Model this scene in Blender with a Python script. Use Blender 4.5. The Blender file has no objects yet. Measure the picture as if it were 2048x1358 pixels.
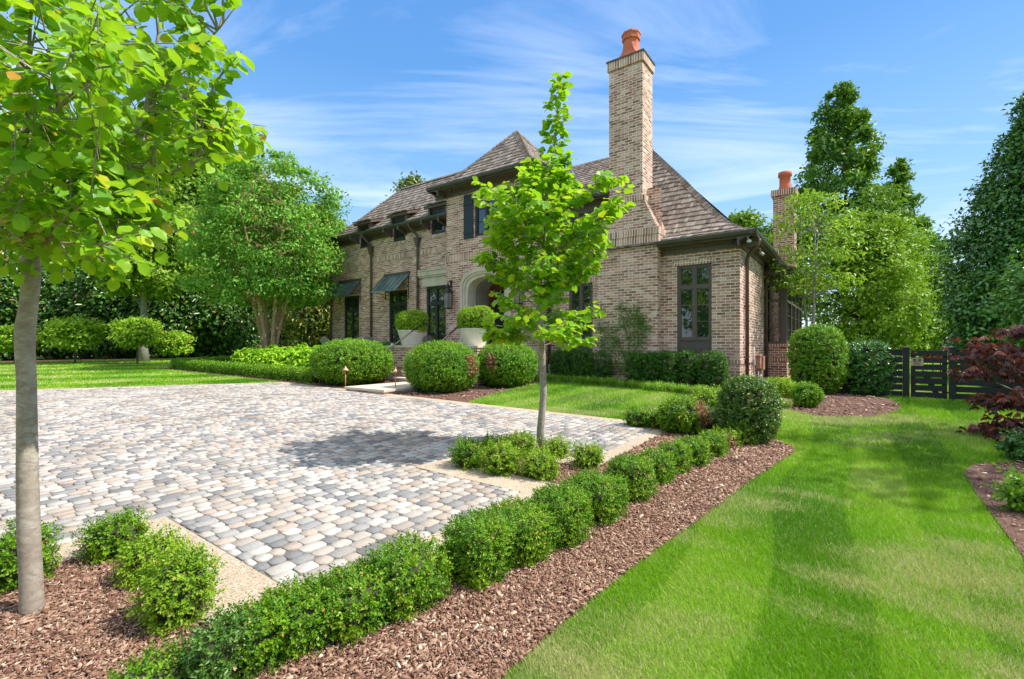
import bpy, math, random
import numpy as np
from mathutils import Vector, Matrix
random.seed(7); RNG = np.random.default_rng(7)
SC = bpy.context.scene
C = SC.collection
# ------------------------------------------------------------------ camera, sky, sun
ZO = 1.25                      # height of the lens
FPX = 946.0
cam = bpy.data.cameras.new('camera'); camo = bpy.data.objects.new('camera', cam); C.objects.link(camo)
camo.location = (0, 0, ZO); camo.rotation_euler = (math.radians(90), 0, 0)
cam.sensor_width = 36; cam.lens = 36*FPX/2048; cam.shift_y = 11/2048.0
cam.clip_start = 0.05; cam.clip_end = 2000
SC.camera = camo
SUN_EL, SUN_AZ = math.radians(53), math.atan2(.99, -.10)
SUNV = Vector((math.sin(SUN_AZ)*math.cos(SUN_EL), math.cos(SUN_AZ)*math.cos(SUN_EL), math.sin(SUN_EL)))
sl = bpy.data.lights.new('sun', 'SUN'); sl.energy = 2.9; sl.angle = math.radians(.55); sl.color = (1, .955, .88)
so = bpy.data.objects.new('sun', sl); C.objects.link(so); so.location = (20, 0, 30)
so.rotation_euler = (-SUNV).to_track_quat('-Z', 'Y').to_euler()
SC.view_settings.view_transform = 'Standard'; SC.view_settings.look = 'None'
SC.view_settings.exposure = 1.22; SC.view_settings.gamma = 1
SC.cycles.max_bounces = 8; SC.cycles.transparent_max_bounces = 8
SC.cycles.sample_clamp_indirect = 6

class NT:
    def __init__(s, tree): s.t = tree; s.n = tree.nodes; s.l = tree.links
    def new(s, typ, **kw):
        n = s.n.new(typ)
        for k, v in kw.items():
            if hasattr(n, k) and not k.startswith('_'): setattr(n, k, v)
        return n
    def link(s, a, b): s.l.new(a, b)
    def val(s, sock, v):
        if isinstance(v, bpy.types.NodeSocket): s.l.new(v, sock)
        else: sock.default_value = v
    def mix(s, fac, a, b, mode='MIX'):
        n = s.n.new('ShaderNodeMix'); n.data_type = 'RGBA'; n.blend_type = mode
        s.val(n.inputs['Factor'], fac); s.val(n.inputs[6], c4(a)); s.val(n.inputs[7], c4(b)); return n.outputs[2]
    def math(s, op, a, b=0.0, clamp=False):
        n = s.n.new('ShaderNodeMath'); n.operation = op; n.use_clamp = clamp
        s.val(n.inputs[0], a); s.val(n.inputs[1], b); return n.outputs[0]
    def noise(s, vec, scale, detail=4, rough=.55, dist=0):
        n = s.n.new('ShaderNodeTexNoise'); n.inputs['Scale'].default_value = scale
        n.inputs['Detail'].default_value = detail; n.inputs['Roughness'].default_value = rough
        n.inputs['Distortion'].default_value = dist
        if vec is not None: s.l.new(vec, n.inputs['Vector'])
        return n.outputs['Fac']
    def ramp(s, fac, stops):
        n = s.n.new('ShaderNodeValToRGB'); e = n.color_ramp.elements
        while len(e) < len(stops): e.new(.5)
        for i, (p, c) in enumerate(stops): e[i].position = p; e[i].color = c4(c)
        s.val(n.inputs['Fac'], fac); return n.outputs['Color']
    def bump(s, h, strength=.3, dist=.02):
        n = s.n.new('ShaderNodeBump'); n.inputs['Strength'].default_value = strength
        n.inputs['Distance'].default_value = dist; s.l.new(h, n.inputs['Height']); return n.outputs['Normal']
def c4(c):
    if isinstance(c, bpy.types.NodeSocket): return c
    if isinstance(c, (int, float)): return (c, c, c, 1)
    return (*c, 1) if len(c) == 3 else tuple(c)

world = bpy.data.worlds.new('World'); SC.world = world; world.use_nodes = True
W = NT(world.node_tree); W.n.clear()
sky = W.new('ShaderNodeTexSky'); sky.sky_type = 'NISHITA'; sky.sun_disc = False
sky.sun_elevation = SUN_EL; sky.sun_rotation = SUN_AZ; sky.air_density = 1.25; sky.dust_density = .6; sky.ozone_density = 2.2
tc = W.new('ShaderNodeTexCoord')
sep = W.new('ShaderNodeSeparateXYZ'); W.link(tc.outputs['Generated'], sep.inputs[0])
zc = W.math('MAXIMUM', sep.outputs['Z'], .06)
pxn = W.math('DIVIDE', sep.outputs['X'], zc); pyn = W.math('DIVIDE', sep.outputs['Y'], zc)
cmb = W.new('ShaderNodeCombineXYZ'); W.link(pxn, cmb.inputs[0]); W.link(pyn, cmb.inputs[1])
mp = W.new('ShaderNodeMapping'); W.link(cmb.outputs[0], mp.inputs['Vector'])
mp.inputs['Rotation'].default_value = (0, 0, math.radians(52)); mp.inputs['Scale'].default_value = (.34, .80, 1); mp.inputs['Location'].default_value = (1.7, .6, 0)
n1 = W.noise(mp.outputs[0], .9, 9, .62, .9); n2 = W.noise(cmb.outputs[0], .42, 2, .5)
cl = W.math('MULTIPLY', n1, W.math('ADD', n2, .5))
cr = W.ramp(cl, [(.45, (0, 0, 0)), (.72, (1, 1, 1))])
el = W.math('MAXIMUM', sep.outputs['Z'], 0.0)
grad = W.ramp(el, [(0, (.56, .69, .86)), (.10, (.42, .60, .82)), (.28, (.215, .43, .74)), (.50, (.095, .275, .62)), (1, (.055, .16, .54))])
skyc = W.new('ShaderNodeHueSaturation'); skyc.inputs['Saturation'].default_value = 1.18; skyc.inputs['Value'].default_value = 1.12
skyc.inputs['Hue'].default_value = .508
W.link(sky.outputs[0], skyc.inputs['Color'])
gs = W.mix(1.0, grad, (4.1, 4.05, 3.95), 'MULTIPLY')
c0 = W.mix(.90, skyc.outputs[0], gs)
c1 = W.mix(W.math('MULTIPLY', cr, .62), c0, (4.1, 4.35, 4.7))
ov = W.math('MULTIPLY', W.ramp(sep.outputs['Z'], [(.60, (0, 0, 0)), (.86, (1, 1, 1))]), W.math('ADD', W.math('MULTIPLY', n2, .8), .35))  # unseen bright cloud overhead, added to lift the fill light in shade
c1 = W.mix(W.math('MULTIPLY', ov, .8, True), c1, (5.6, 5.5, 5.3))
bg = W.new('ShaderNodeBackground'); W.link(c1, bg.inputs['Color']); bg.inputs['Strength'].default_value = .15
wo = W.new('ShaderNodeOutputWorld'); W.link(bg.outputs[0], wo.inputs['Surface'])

# ------------------------------------------------------------------ layout: s runs left along the facade, w into the house
A = np.array([5.206, 10.8]); U = np.array([-.8094, .5872]); V = np.array([.5872, .8094])
def xy(s, w): p = A + s*U + w*V; return float(p[0]), float(p[1])
def tosw(x, y): d = np.stack([np.asarray(x)-A[0], np.asarray(y)-A[1]], -1); return d@U, d@V
def grel(s, w):
    s = np.clip(s, -22, 26); w = np.clip(w, -22, 6)
    return -1.11+.012*(s-.47)+.02*(w+5.5)
def gz(x, y):
    s, w = tosw(x, y); return grel(s, w)+ZO
def at(px, py, dz=0.0):
    "photo pixel -> point of the sloping garden ground"
    r = (px-1024)/FPX; t = (690-py)/FPX
    su = r*U[0]+U[1]; s0 = -A@U; wu = r*V[0]+V[1]; w0 = -A@V
    Y = (-1.11+.012*(s0-.47)+.02*(w0+5.5)+dz)/(t-.012*su-.02*wu)
    return np.array([r*Y, Y, t*Y+ZO])
def ray(px, py, D): return np.array([(px-1024)/FPX*D, D, (690-py)/FPX*D+ZO])

# ------------------------------------------------------------------ tagging
def tag(o, label=None, cat=None, group=None, kind=None):
    if label: o['label'] = label
    if cat: o['category'] = cat
    if group: o['group'] = group
    if kind: o['kind'] = kind
    return o
def empty(name, loc, rz=0, **kw):
    o = bpy.data.objects.new(name, None); C.objects.link(o); o.location = loc; o.rotation_euler = (0, 0, rz)
    o.empty_display_size = .2
    return tag(o, **kw)
def link(name, me, mats, parent=None):
    o = bpy.data.objects.new(name, me); C.objects.link(o)
    for m in (mats if isinstance(mats, (list, tuple)) else [mats]): me.materials.append(m)
    if parent: o.parent = parent
    return o

class MB:
    def __init__(s): s.v = []; s.f = []; s.m = []; s.var = []; s.sm = []
    def add(s, vs, fs, m=0, var=0.0, smooth=False):
        b = len(s.v); s.v += [tuple(map(float, v)) for v in vs]
        for f in fs: s.f.append([b+i for i in f]); s.m.append(m); s.sm.append(smooth)
        s.var += [var]*len(vs); return s
    def box(s, x0, x1, y0, y1, z0, z1, m=0, var=0.0):
        vs = [(x0,y0,z0),(x1,y0,z0),(x1,y1,z0),(x0,y1,z0),(x0,y0,z1),(x1,y0,z1),(x1,y1,z1),(x0,y1,z1)]
        return s.add(vs, [(0,3,2,1),(4,5,6,7),(0,1,5,4),(1,2,6,5),(2,3,7,6),(3,0,4,7)], m, var)
    def hexa(s, vs, m=0, var=0.0):
        return s.add(vs, [(0,3,2,1),(4,5,6,7),(0,1,5,4),(1,2,6,5),(2,3,7,6),(3,0,4,7)], m, var)
    def prism(s, poly, z0, z1, m=0, var=0.0):
        n = len(poly); vs = [(x,y,z0) for x,y in poly]+[(x,y,z1) for x,y in poly]
        return s.add(vs, [list(range(n))[::-1], list(range(n,2*n))]+[(i,(i+1)%n,n+(i+1)%n,n+i) for i in range(n)], m, var)
    def tube(s, pts, rad, n=8, m=0, var=0.0, cap=True, smooth=True):
        pts = [Vector(p) for p in pts]
        if not isinstance(rad, (list, tuple)): rad = [rad]*len(pts)
        vs = []; a = None
        for i, p in enumerate(pts):
            d = (pts[min(i+1, len(pts)-1)]-pts[max(i-1, 0)]).normalized()
            if a is None:
                a = d.orthogonal().normalized()
            else:
                a = (a-d*a.dot(d)).normalized()
            b = d.cross(a)
            for k in range(n):
                t = 2*math.pi*k/n; vs.append(p+(a*math.cos(t)+b*math.sin(t))*rad[i])
        fs = [(i*n+k, i*n+(k+1) % n, (i+1)*n+(k+1) % n, (i+1)*n+k) for i in range(len(pts)-1) for k in range(n)]
        s.add(vs, fs, m, var, smooth)
        if cap:
            b0 = len(s.v)-len(vs)
            s.f.append([b0+k for k in range(n)][::-1]); s.m.append(m); s.sm.append(False)
            s.f.append([b0+(len(pts)-1)*n+k for k in range(n)]); s.m.append(m); s.sm.append(False)
        return s
    def loft(s, rings, m=0, cap=True, smooth=False, var=0.0):
        n = len(rings[0]); vs = [p for r in rings for p in r]
        fs = [(i*n+k, i*n+(k+1) % n, (i+1)*n+(k+1) % n, (i+1)*n+k) for i in range(len(rings)-1) for k in range(n)]
        if cap: fs = fs+[list(range(n))[::-1], [(len(rings)-1)*n+k for k in range(n)]]
        return s.add(vs, fs, m, var, smooth)
    def lathe(s, prof, n=20, c=(0, 0, 0), m=0, smooth=True):
        rings = [[(c[0]+r*math.cos(2*math.pi*k/n), c[1]+r*math.sin(2*math.pi*k/n), c[2]+z) for k in range(n)] for r, z in prof]
        return s.loft(rings, m, True, smooth)
    def build(s, name, mats, parent=None, bevel=0, loc=None):
        me = bpy.data.meshes.new(name); me.from_pydata(s.v, [], s.f); me.update()
        me.polygons.foreach_set('material_index', s.m); me.polygons.foreach_set('use_smooth', s.sm)
        if any(s.var): me.attributes.new('var', 'FLOAT', 'POINT').data.foreach_set('value', np.array(s.var, 'f'))
        o = link(name, me, mats, parent)
        if loc is not None: o.location = loc
        if bevel:
            b = o.modifiers.new('bevel', 'BEVEL'); b.width = bevel; b.segments = 2; b.limit_method = 'ANGLE'
        return o

def fastmesh(name, co, faces, var, matidx=None, smooth=False):
    "co (n,3), faces list of (m,k) arrays"
    me = bpy.data.meshes.new(name); me.vertices.add(len(co)); me.vertices.foreach_set('co', np.asarray(co, 'f').ravel())
    li = np.concatenate([f.ravel() for f in faces]).astype('i')
    ls = []; o = 0
    for f in faces: ls.append(o+np.arange(len(f))*f.shape[1]); o += f.size
    ls = np.concatenate(ls).astype('i')
    me.loops.add(len(li)); me.loops.foreach_set('vertex_index', li)
    me.polygons.add(len(ls)); me.polygons.foreach_set('loop_start', ls)
    if matidx is not None: me.polygons.foreach_set('material_index', np.asarray(matidx, 'i'))
    if smooth: me.polygons.foreach_set('use_smooth', np.ones(len(ls), bool))
    me.update(calc_edges=True)
    me.attributes.new('var', 'FLOAT', 'POINT').data.foreach_set('value', np.asarray(var, 'f'))
    return me

# ------------------------------------------------------------------ materials
def newmat(name):
    m = bpy.data.materials.new(name); m.use_nodes = True; t = NT(m.node_tree); t.n.clear()
    out = t.new('ShaderNodeOutputMaterial'); b = t.new('ShaderNodeBsdfPrincipled'); t.link(b.outputs[0], out.inputs[0])
    return m, t, b, out
def noisy(name, ca, cb, scale=8, rough=.7, bump=.2, metal=0, detail=5, spec=.5, bd=.01, stretch=None):
    m, t, b, out = newmat(name); tc = t.new('ShaderNodeTexCoord'); vec = tc.outputs['Object']
    if stretch:
        mp = t.new('ShaderNodeMapping'); mp.inputs['Scale'].default_value = stretch; t.link(vec, mp.inputs['Vector']); vec = mp.outputs[0]
    n = t.noise(vec, scale, detail, .6)
    t.link(t.ramp(n, [(.3, ca), (.7, cb)]), b.inputs['Base Color'])
    b.inputs['Roughness'].default_value = rough; b.inputs['Metallic'].default_value = metal
    b.inputs['Specular IOR Level'].default_value = spec
    if bump: t.link(t.bump(t.noise(vec, scale*4, 4), bump, bd), b.inputs['Normal'])
    return m
def leafmat(name, stops, trans=.35, tcol=(.30, .50, .02), rough=.42, spec=.5, cn=None):
    spec *= .55; rough = rough+.08
    m, t, b, out = newmat(name)
    at_ = t.new('ShaderNodeAttribute', attribute_name='var'); at_.attribute_name = 'var'
    col = t.ramp(at_.outputs['Fac'], stops)
    if cn:
        tc = t.new('ShaderNodeTexCoord'); nz = t.noise(tc.outputs['Object'], cn[0], 3)
        col = t.mix(t.ramp(nz, [(.42, (0, 0, 0)), (.62, (1, 1, 1))]), col, t.mix(1.0, col, cn[1], 'MULTIPLY'))
    t.link(col, b.inputs['Base Color']); b.inputs['Roughness'].default_value = rough; b.inputs['Specular IOR Level'].default_value = spec
    if trans:
        tr = t.new('ShaderNodeBsdfTranslucent'); t.link(t.mix(.6, col, tcol), tr.inputs['Color'])
        mx = t.new('ShaderNodeMixShader'); mx.inputs[0].default_value = trans
        t.link(b.outputs[0], mx.inputs[1]); t.link(tr.outputs[0], mx.inputs[2]); t.link(mx.outputs[0], out.inputs[0])
    return m
def varmat(name, stops, rough=.8, nscale=30, namt=.35, bump=.3, bd=.005, spec=.3, stain=0):
    "colour picked per piece from the var attribute, plus fine grain"
    m, t, b, out = newmat(name); at_ = t.new('ShaderNodeAttribute'); at_.attribute_name = 'var'
    tc = t.new('ShaderNodeTexCoord'); col = t.ramp(at_.outputs['Fac'], stops)
    n = t.noise(tc.outputs['Object'], nscale, 5, .7)
    col = t.mix(namt, col, t.ramp(n, [(.25, (.35, .35, .35)), (.75, (1.5, 1.5, 1.5))]), 'MULTIPLY')
    if stain:
        sn = t.noise(tc.outputs['Object'], stain, 5, .65); col = t.mix(1.0, col, t.ramp(sn, [(.35, (.78, .75, .71)), (.52, (1, 1, 1)), (.70, (1.12, 1.12, 1.10))]), 'MULTIPLY')
    t.link(col, b.inputs['Base Color']); b.inputs['Roughness'].default_value = rough; b.inputs['Specular IOR Level'].default_value = spec
    if bump: t.link(t.bump(n, bump, bd), b.inputs['Normal'])
    return m
def brickmat(name, soldier=0, red=False, dirt=True):
    m, t, b, out = newmat(name); tc = t.new('ShaderNodeTexCoord')
    sp = t.new('ShaderNodeSeparateXYZ'); t.link(tc.outputs['Object'], sp.inputs[0])
    h = t.math('ADD', sp.outputs['X'], sp.outputs['Y'])
    wob = t.math('MULTIPLY', t.math('SUBTRACT', t.noise(tc.outputs['Object'], 9, 3), .5), .016)
    cb = t.new('ShaderNodeCombineXYZ'); t.link(t.math('ADD', h, wob), cb.inputs[0])
    t.link(t.math('ADD', t.math('ADD', sp.outputs['Z'], 10.0), wob), cb.inputs[1])
    bt = t.new('ShaderNodeTexBrick'); t.link(cb.outputs[0], bt.inputs['Vector'])
    bt.inputs['Scale'].default_value = 1; bt.inputs['Color1'].default_value = (0, 0, 0, 1); bt.inputs['Color2'].default_value = (1, 1, 1, 1)
    bt.inputs['Mortar Size'].default_value = .0115 if soldier else .0085; bt.inputs['Mortar Smooth'].default_value = .3
    if soldier:
        bt.inputs['Brick Width'].default_value = .0677; bt.inputs['Row Height'].default_value = 4.0; bt.offset = 0
    else:
        bt.inputs['Brick Width'].default_value = .2032; bt.inputs['Row Height'].default_value = .0677; bt.offset = .5
    if red: stops = [(0, (.17, .06, .04)), (.35, (.33, .13, .08)), (.65, (.42, .19, .12)), (1, (.44, .27, .19))]
    else: stops = [(0, (.21, .115, .09)), (.18, (.33, .175, .130)), (.40, (.45, .235, .178)), (.62, (.53, .30, .23)), (.85, (.61, .395, .305)), (1, (.69, .51, .41))]
    bc = t.ramp(bt.outputs['Color'], stops)
    fine = t.noise(tc.outputs['Object'], 45, 5, .7); bc = t.mix(.5, bc, t.ramp(fine, [(.3, (.55, .55, .55)), (.7, (1.35, 1.35, 1.35))]), 'MULTIPLY')
    mor = t.mix(t.noise(tc.outputs['Object'], 6, 3), (.82, .68, .55), (.94, .81, .67))
    # mortar slopped over the face of the bricks in patches
    sm = t.ramp(t.math('ADD', t.math('MULTIPLY', t.noise(tc.outputs['Object'], 22, 4, .7), .7), t.math('MULTIPLY', t.noise(tc.outputs['Object'], 1.3, 3), .45)), [(.64, (0, 0, 0)), (.78, (.6, .6, .6))])
    bc = t.mix(sm, bc, mor)
    col = t.mix(bt.outputs['Fac'], bc, mor)
    if dirt:
        dn = t.ramp(t.noise(tc.outputs['Object'], 1.1, 5, .65), [(.52, (1, 1, 1)), (.74, (.62, .60, .56))]); col = t.mix(1.0, col, dn, 'MULTIPLY')
    t.link(col, b.inputs['Base Color']); b.inputs['Roughness'].default_value = .9; b.inputs['Specular IOR Level'].default_value = .2
    hh = t.math('ADD', t.math('MULTIPLY', t.math('SUBTRACT', 1.0, bt.outputs['Fac']), 1.0), t.math('MULTIPLY', fine, .5))
    t.link(t.bump(hh, .7, .008), b.inputs['Normal'])
    return m
M = {}
M['brick'] = brickmat('brick'); M['soldier'] = brickmat('soldier_brick', soldier=1); M['redbrick'] = brickmat('red_brick', red=True, dirt=False)
M['redsoldier'] = brickmat('red_soldier_brick', soldier=1, red=True, dirt=False)
M['bronze'] = noisy('bronze_paint', (.085, .062, .046), (.12, .090, .068), 3, .5, .05)
M['frame'] = noisy('window_frame_paint', (.095, .074, .060), (.12, .094, .078), 5, .45, .03)
M['darkframe'] = noisy('dark_frame_paint', (.022, .022, .02), (.032, .032, .028), 5, .4, .03)
M['shutter'] = noisy('shutter_paint', (.012, .022, .028), (.02, .034, .042), 8, .5, .05)
M['fence'] = noisy('fence_black', (.010, .010, .012), (.020, .020, .022), 12, .6, .25)
M['gutter'] = noisy('gutter_metal', (.052, .055, .047), (.09, .09, .075), 2.5, .4, .05, .3)
M['copper'] = noisy('patina_copper', (.11, .14, .14), (.22, .32, .31), 2.2, .42, .05, .55)
M['pathcopper'] = noisy('new_copper', (.55, .25, .14), (.68, .36, .22), 12, .42, .05, .6)
M['terracotta'] = noisy('terracotta', (.50, .115, .055), (.60, .17, .085), 5, .8, .15)
M['stone'] = noisy('limestone', (.50, .43, .33), (.66, .58, .46), 3.5, .85, .2)
M['plaster'] = noisy('plaster', (.30, .28, .25), (.36, .34, .30), 3, .9, .1)
M['pot'] = noisy('cast_stone', (.62, .57, .49), (.76, .71, .63), 5, .85, .2)
M['wood'] = noisy('door_wood', (.10, .032, .014), (.20, .07, .03), 6, .4, .1, stretch=(8, 8, .6))
M['lead'] = noisy('lead_flashing', (.20, .23, .26), (.36, .40, .44), 4, .4, .1, .5)
M['iron'] = noisy('wrought_iron', (.02, .018, .016), (.035, .03, .026), 10, .5, .1, .3)
M['chair'] = noisy('grey_wood', (.28, .28, .27), (.38, .38, .36), 6, .8, .2, stretch=(1, 1, 6))
M['pvc'] = noisy('utility_paint', (.48, .24, .15), (.56, .30, .20), 5, .6, .05)
M['pipe'] = noisy('grey_conduit', (.4, .38, .35), (.5, .48, .44), 5, .6, .05)
M['white'] = noisy('white_plastic', (.6, .6, .58), (.7, .7, .68), 5, .5, .02)
M['ground_wood'] = noisy('bark_light', (.36, .31, .24), (.50, .44, .35), 20, .8, .4)
M['roofdeck'] = noisy('roof_felt', (.03, .025, .022), (.05, .042, .036), 8, .9, .1)
M['shake'] = varmat('cedar_shake', [(0, (.10, .075, .057)), (.3, (.18, .14, .11)), (.6, (.255, .205, .168)), (.85, (.34, .285, .24)), (1, (.43, .375, .32))], .85, 14, .55, .5, .006)
def glassmat(name, base=(.012, .018, .016), ior=2.0):
    m, t, b, out = newmat(name); tc = t.new('ShaderNodeTexCoord')
    b.inputs['Base Color'].default_value = c4(base); b.inputs['Roughness'].default_value = .015; b.inputs['IOR'].default_value = ior
    t.link(t.bump(t.noise(tc.outputs['Object'], 3, 2), .06, .02), b.inputs['Normal']); return m
M['glass'] = glassmat('window_glass')
M['lampglass'] = glassmat('lantern_glass', (.22, .20, .17), 1.5)
# pavers
M['paver'] = varmat('tumbled_paver', [(0, (.20, .198, .20)), (.16, (.26, .252, .25)), (.32, (.33, .318, .305)), (.42, (.385, .315, .26)), (.56, (.43, .36, .305)), (.70, (.43, .395, .355)), (.86, (.475, .44, .40)), (1, (.52, .485, .44))], .9, 60, .38, .5, .003, .12, .8)
def aggregate():
    m, t, b, out = newmat('exposed_aggregate'); tc = t.new('ShaderNodeTexCoord')
    v = t.new('ShaderNodeTexVoronoi'); v.inputs['Scale'].default_value = 170; t.link(tc.outputs['Object'], v.inputs['Vector'])
    sp = t.new('ShaderNodeSeparateColor'); t.link(v.outputs['Color'], sp.inputs[0])
    col = t.ramp(sp.outputs[0], [(0, (.22, .155, .10)), (.35, (.42, .32, .225)), (.75, (.50, .41, .30)), (1, (.60, .54, .44))])
    n = t.noise(tc.outputs['Object'], 3, 5, .6)
    col = t.mix(.6, col, t.ramp(n, [(.3, (.80, .76, .70)), (.7, (1.1, 1.1, 1.1))]), 'MULTIPLY')
    t.link(col, b.inputs['Base Color']); b.inputs['Roughness'].default_value = .85
    t.link(t.bump(v.outputs['Distance'], .35, .003), b.inputs['Normal']); return m
M['aggregate'] = aggregate()
M['sand'] = noisy('joint_sand', (.10, .085, .07), (.20, .17, .135), 12, .95, .5)
M['mulchbase'] = noisy('mulch_soil', (.085, .040, .028), (.15, .075, .05), 25, .95, .8)
M['mulch'] = varmat('bark_mulch', [(0, (.11, .045, .028)), (.3, (.225, .115, .075)), (.6, (.345, .205, .14)), (.82, (.45, .30, .21)), (.93, (.60, .44, .30)), (1, (.70, .57, .43))], .8, 60, .4, .4, .003)
def lawnmat():
    m, t, b, out = newmat('lawn_soil_and_grass'); tc = t.new('ShaderNodeTexCoord'); vec = tc.outputs['Object']
    n = t.noise(vec, .55, 4, .6); n2 = t.noise(vec, 14, 5, .7)
    col = t.ramp(n, [(.35, (.14, .25, .016)), (.55, (.22, .33, .022)), (.72, (.33, .36, .06))])
    col = t.mix(.7, col, t.ramp(n2, [(.25, (.45, .5, .4)), (.75, (1.45, 1.4, 1.3))]), 'MULTIPLY')
    # mowing bands of the far lawn
    sp = t.new('ShaderNodeSeparateXYZ'); t.link(vec, sp.inputs[0])
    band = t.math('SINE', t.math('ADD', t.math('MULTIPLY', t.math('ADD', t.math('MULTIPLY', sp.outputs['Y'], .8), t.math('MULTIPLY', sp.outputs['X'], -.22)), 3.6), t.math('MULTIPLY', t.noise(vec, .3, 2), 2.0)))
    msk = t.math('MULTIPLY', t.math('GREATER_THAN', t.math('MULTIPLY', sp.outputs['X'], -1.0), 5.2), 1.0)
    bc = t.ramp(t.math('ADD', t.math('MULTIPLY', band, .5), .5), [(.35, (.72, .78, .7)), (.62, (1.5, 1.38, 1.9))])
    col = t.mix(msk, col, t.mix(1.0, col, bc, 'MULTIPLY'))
    t.link(col, b.inputs['Base Color']); b.inputs['Roughness'].default_value = .8; b.inputs['Specular IOR Level'].default_value = .25
    t.link(t.bump(t.noise(vec, 55, 5, .8), .8, .04), b.inputs['Normal']); return m
M['lawn'] = lawnmat()
def barkmat(name, ca, cb, cc):
    m, t, b, out = newmat(name); tc = t.new('ShaderNodeTexCoord'); mp = t.new('ShaderNodeMapping')
    mp.inputs['Scale'].default_value = (9, 9, 17); t.link(tc.outputs['Object'], mp.inputs['Vector'])
    n = t.noise(mp.outputs[0], 2.2, 6, .7, 1.0); n2 = t.noise(tc.outputs['Object'], 5, 4, .6)
    col = t.mix(t.ramp(n2, [(.4, (0, 0, 0)), (.62, (1, 1, 1))]), t.ramp(n, [(.35, ca), (.65, cb)]), t.ramp(n, [(.35, ca), (.62, cc)]))
    t.link(col, b.inputs['Base Color']); b.inputs['Roughness'].default_value = .8
    t.link(t.bump(n, .6, .004), b.inputs['Normal']); return m
M['bark'] = barkmat('smooth_grey_bark', (.24, .19, .145), (.36, .30, .235), (.46, .41, .34))
M['darkbark'] = barkmat('dark_bark', (.05, .04, .03), (.12, .10, .08), (.18, .16, .13))
M['myrtlebark'] = barkmat('cinnamon_bark', (.30, .17, .09), (.47, .31, .19), (.58, .43, .29))
M['greybark'] = barkmat('pale_grey_bark', (.18, .17, .15), (.30, .29, .26), (.36, .34, .31))
M['twig'] = noisy('twigs', (.035, .045, .014), (.06, .055, .025), 30, .9, .6)
# foliage (dark, mid, light, odd leaf)
def LM(name, d, mi, l, odd, **k):
    d, mi, l = [tuple(min(.9, c*f) for c, f in zip(q, (1.55, 1.38, 1.0))) for q in (d, mi, l)]
    return leafmat(name, [(0, d), (.40, mi), (.85, l), (.965, l), (.985, odd), (1, odd)], **k)
M['box'] = LM('boxwood_leaf', (.028, .095, .008), (.062, .185, .012), (.13, .29, .022), (.42, .30, .12), trans=.3, rough=.35, cn=(4, (1.7, 1.25, .9)))
M['boxlight'] = LM('pale_boxwood_leaf', (.065, .155, .012), (.14, .28, .02), (.26, .40, .04), (.50, .34, .10), trans=.33, rough=.4)
M['boxdark'] = LM('dark_boxwood_leaf', (.018, .062, .010), (.045, .125, .020), (.10, .20, .045), (.40, .34, .16), trans=.2, rough=.28, spec=.7)
M['ball'] = LM('round_boxwood_leaf', (.040, .13, .014), (.085, .235, .022), (.15, .33, .035), (.20, .32, .05), trans=.3, rough=.45, cn=(2.2, (1.35, 1.1, .8)))
M['potbox'] = LM('potted_boxwood_leaf', (.09, .20, .012), (.18, .34, .02), (.30, .46, .04), (.35, .42, .05), trans=.35, rough=.4)
M['brown'] = leafmat('dead_leaf', [(0, (.16, .06, .03)), (.5, (.34, .16, .08)), (1, (.55, .33, .18))], trans=.15)
M['yew'] = LM('yew_needle', (.010, .045, .010), (.026, .095, .014), (.07, .20, .02), (.07, .2, .02), trans=.15, rough=.5)
M['liriope'] = LM('liriope_blade', (.055, .16, .018), (.12, .28, .03), (.24, .42, .055), (.45, .55, .22), trans=.25, rough=.35)
M['grass'] = leafmat('grass_blade', [(0, (.065, .235, .008)), (.35, (.185, .43, .010)), (.7, (.38, .62, .025)), (.80, (.52, .66, .20)), (.90, (.58, .50, .23)), (1, (.72, .62, .38))], trans=.3, rough=.4)
M['hero'] = leafmat('witch_hazel_leaf', [(0, (.07, .24, .010)), (.4, (.17, .40, .014)), (.78, (.34, .55, .02)), (.93, (.50, .60, .02)), (.975, (.60, .50, .02)), (1, (.62, .27, .04))], trans=.46, tcol=(.50, .78, .02), rough=.34, spec=.6)
M['magnolia'] = LM('magnolia_leaf', (.014, .055, .012), (.034, .11, .018), (.085, .19, .035), (.34, .22, .07), trans=.08, rough=.22, spec=.8)
M['magnolia_gold'] = LM('magnolia_leaf_gold', (.020, .07, .012), (.07, .14, .02), (.22, .24, .05), (.50, .30, .10), trans=.15, rough=.28, spec=.8)
M['holly'] = LM('holly_leaf', (.016, .072, .016), (.038, .135, .028), (.085, .23, .045), (.10, .24, .06), trans=.06, rough=.2, spec=.9)
M['oak'] = LM('broad_leaf', (.040, .11, .012), (.095, .215, .018), (.20, .34, .03), (.2, .3, .05), trans=.3, rough=.4)
M['oakdark'] = LM('dark_broad_leaf', (.022, .075, .012), (.05, .15, .02), (.11, .23, .032), (.12, .22, .05), trans=.25, rough=.4)
M['limeleaf'] = LM('lime_leaf', (.07, .17, .015), (.14, .29, .025), (.26, .42, .05), (.45, .42, .10), trans=.4, rough=.35, spec=.6)
M['dogwood'] = LM('dogwood_leaf', (.08, .20, .02), (.17, .34, .03), (.28, .46, .05), (.34, .48, .06), trans=.4, rough=.45)
M['myrtle'] = LM('crape_myrtle_leaf', (.035, .14, .020), (.10, .28, .04), (.18, .39, .07), (.42, .20, .08), trans=.33, rough=.4)
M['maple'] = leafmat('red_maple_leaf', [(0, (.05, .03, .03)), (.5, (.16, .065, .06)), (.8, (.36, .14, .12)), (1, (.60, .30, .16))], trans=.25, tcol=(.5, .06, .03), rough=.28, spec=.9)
M['perennial'] = LM('perennial_leaf', (.10, .26, .015), (.20, .42, .025), (.32, .56, .05), (.34, .56, .06), trans=.35, rough=.45)
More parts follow.
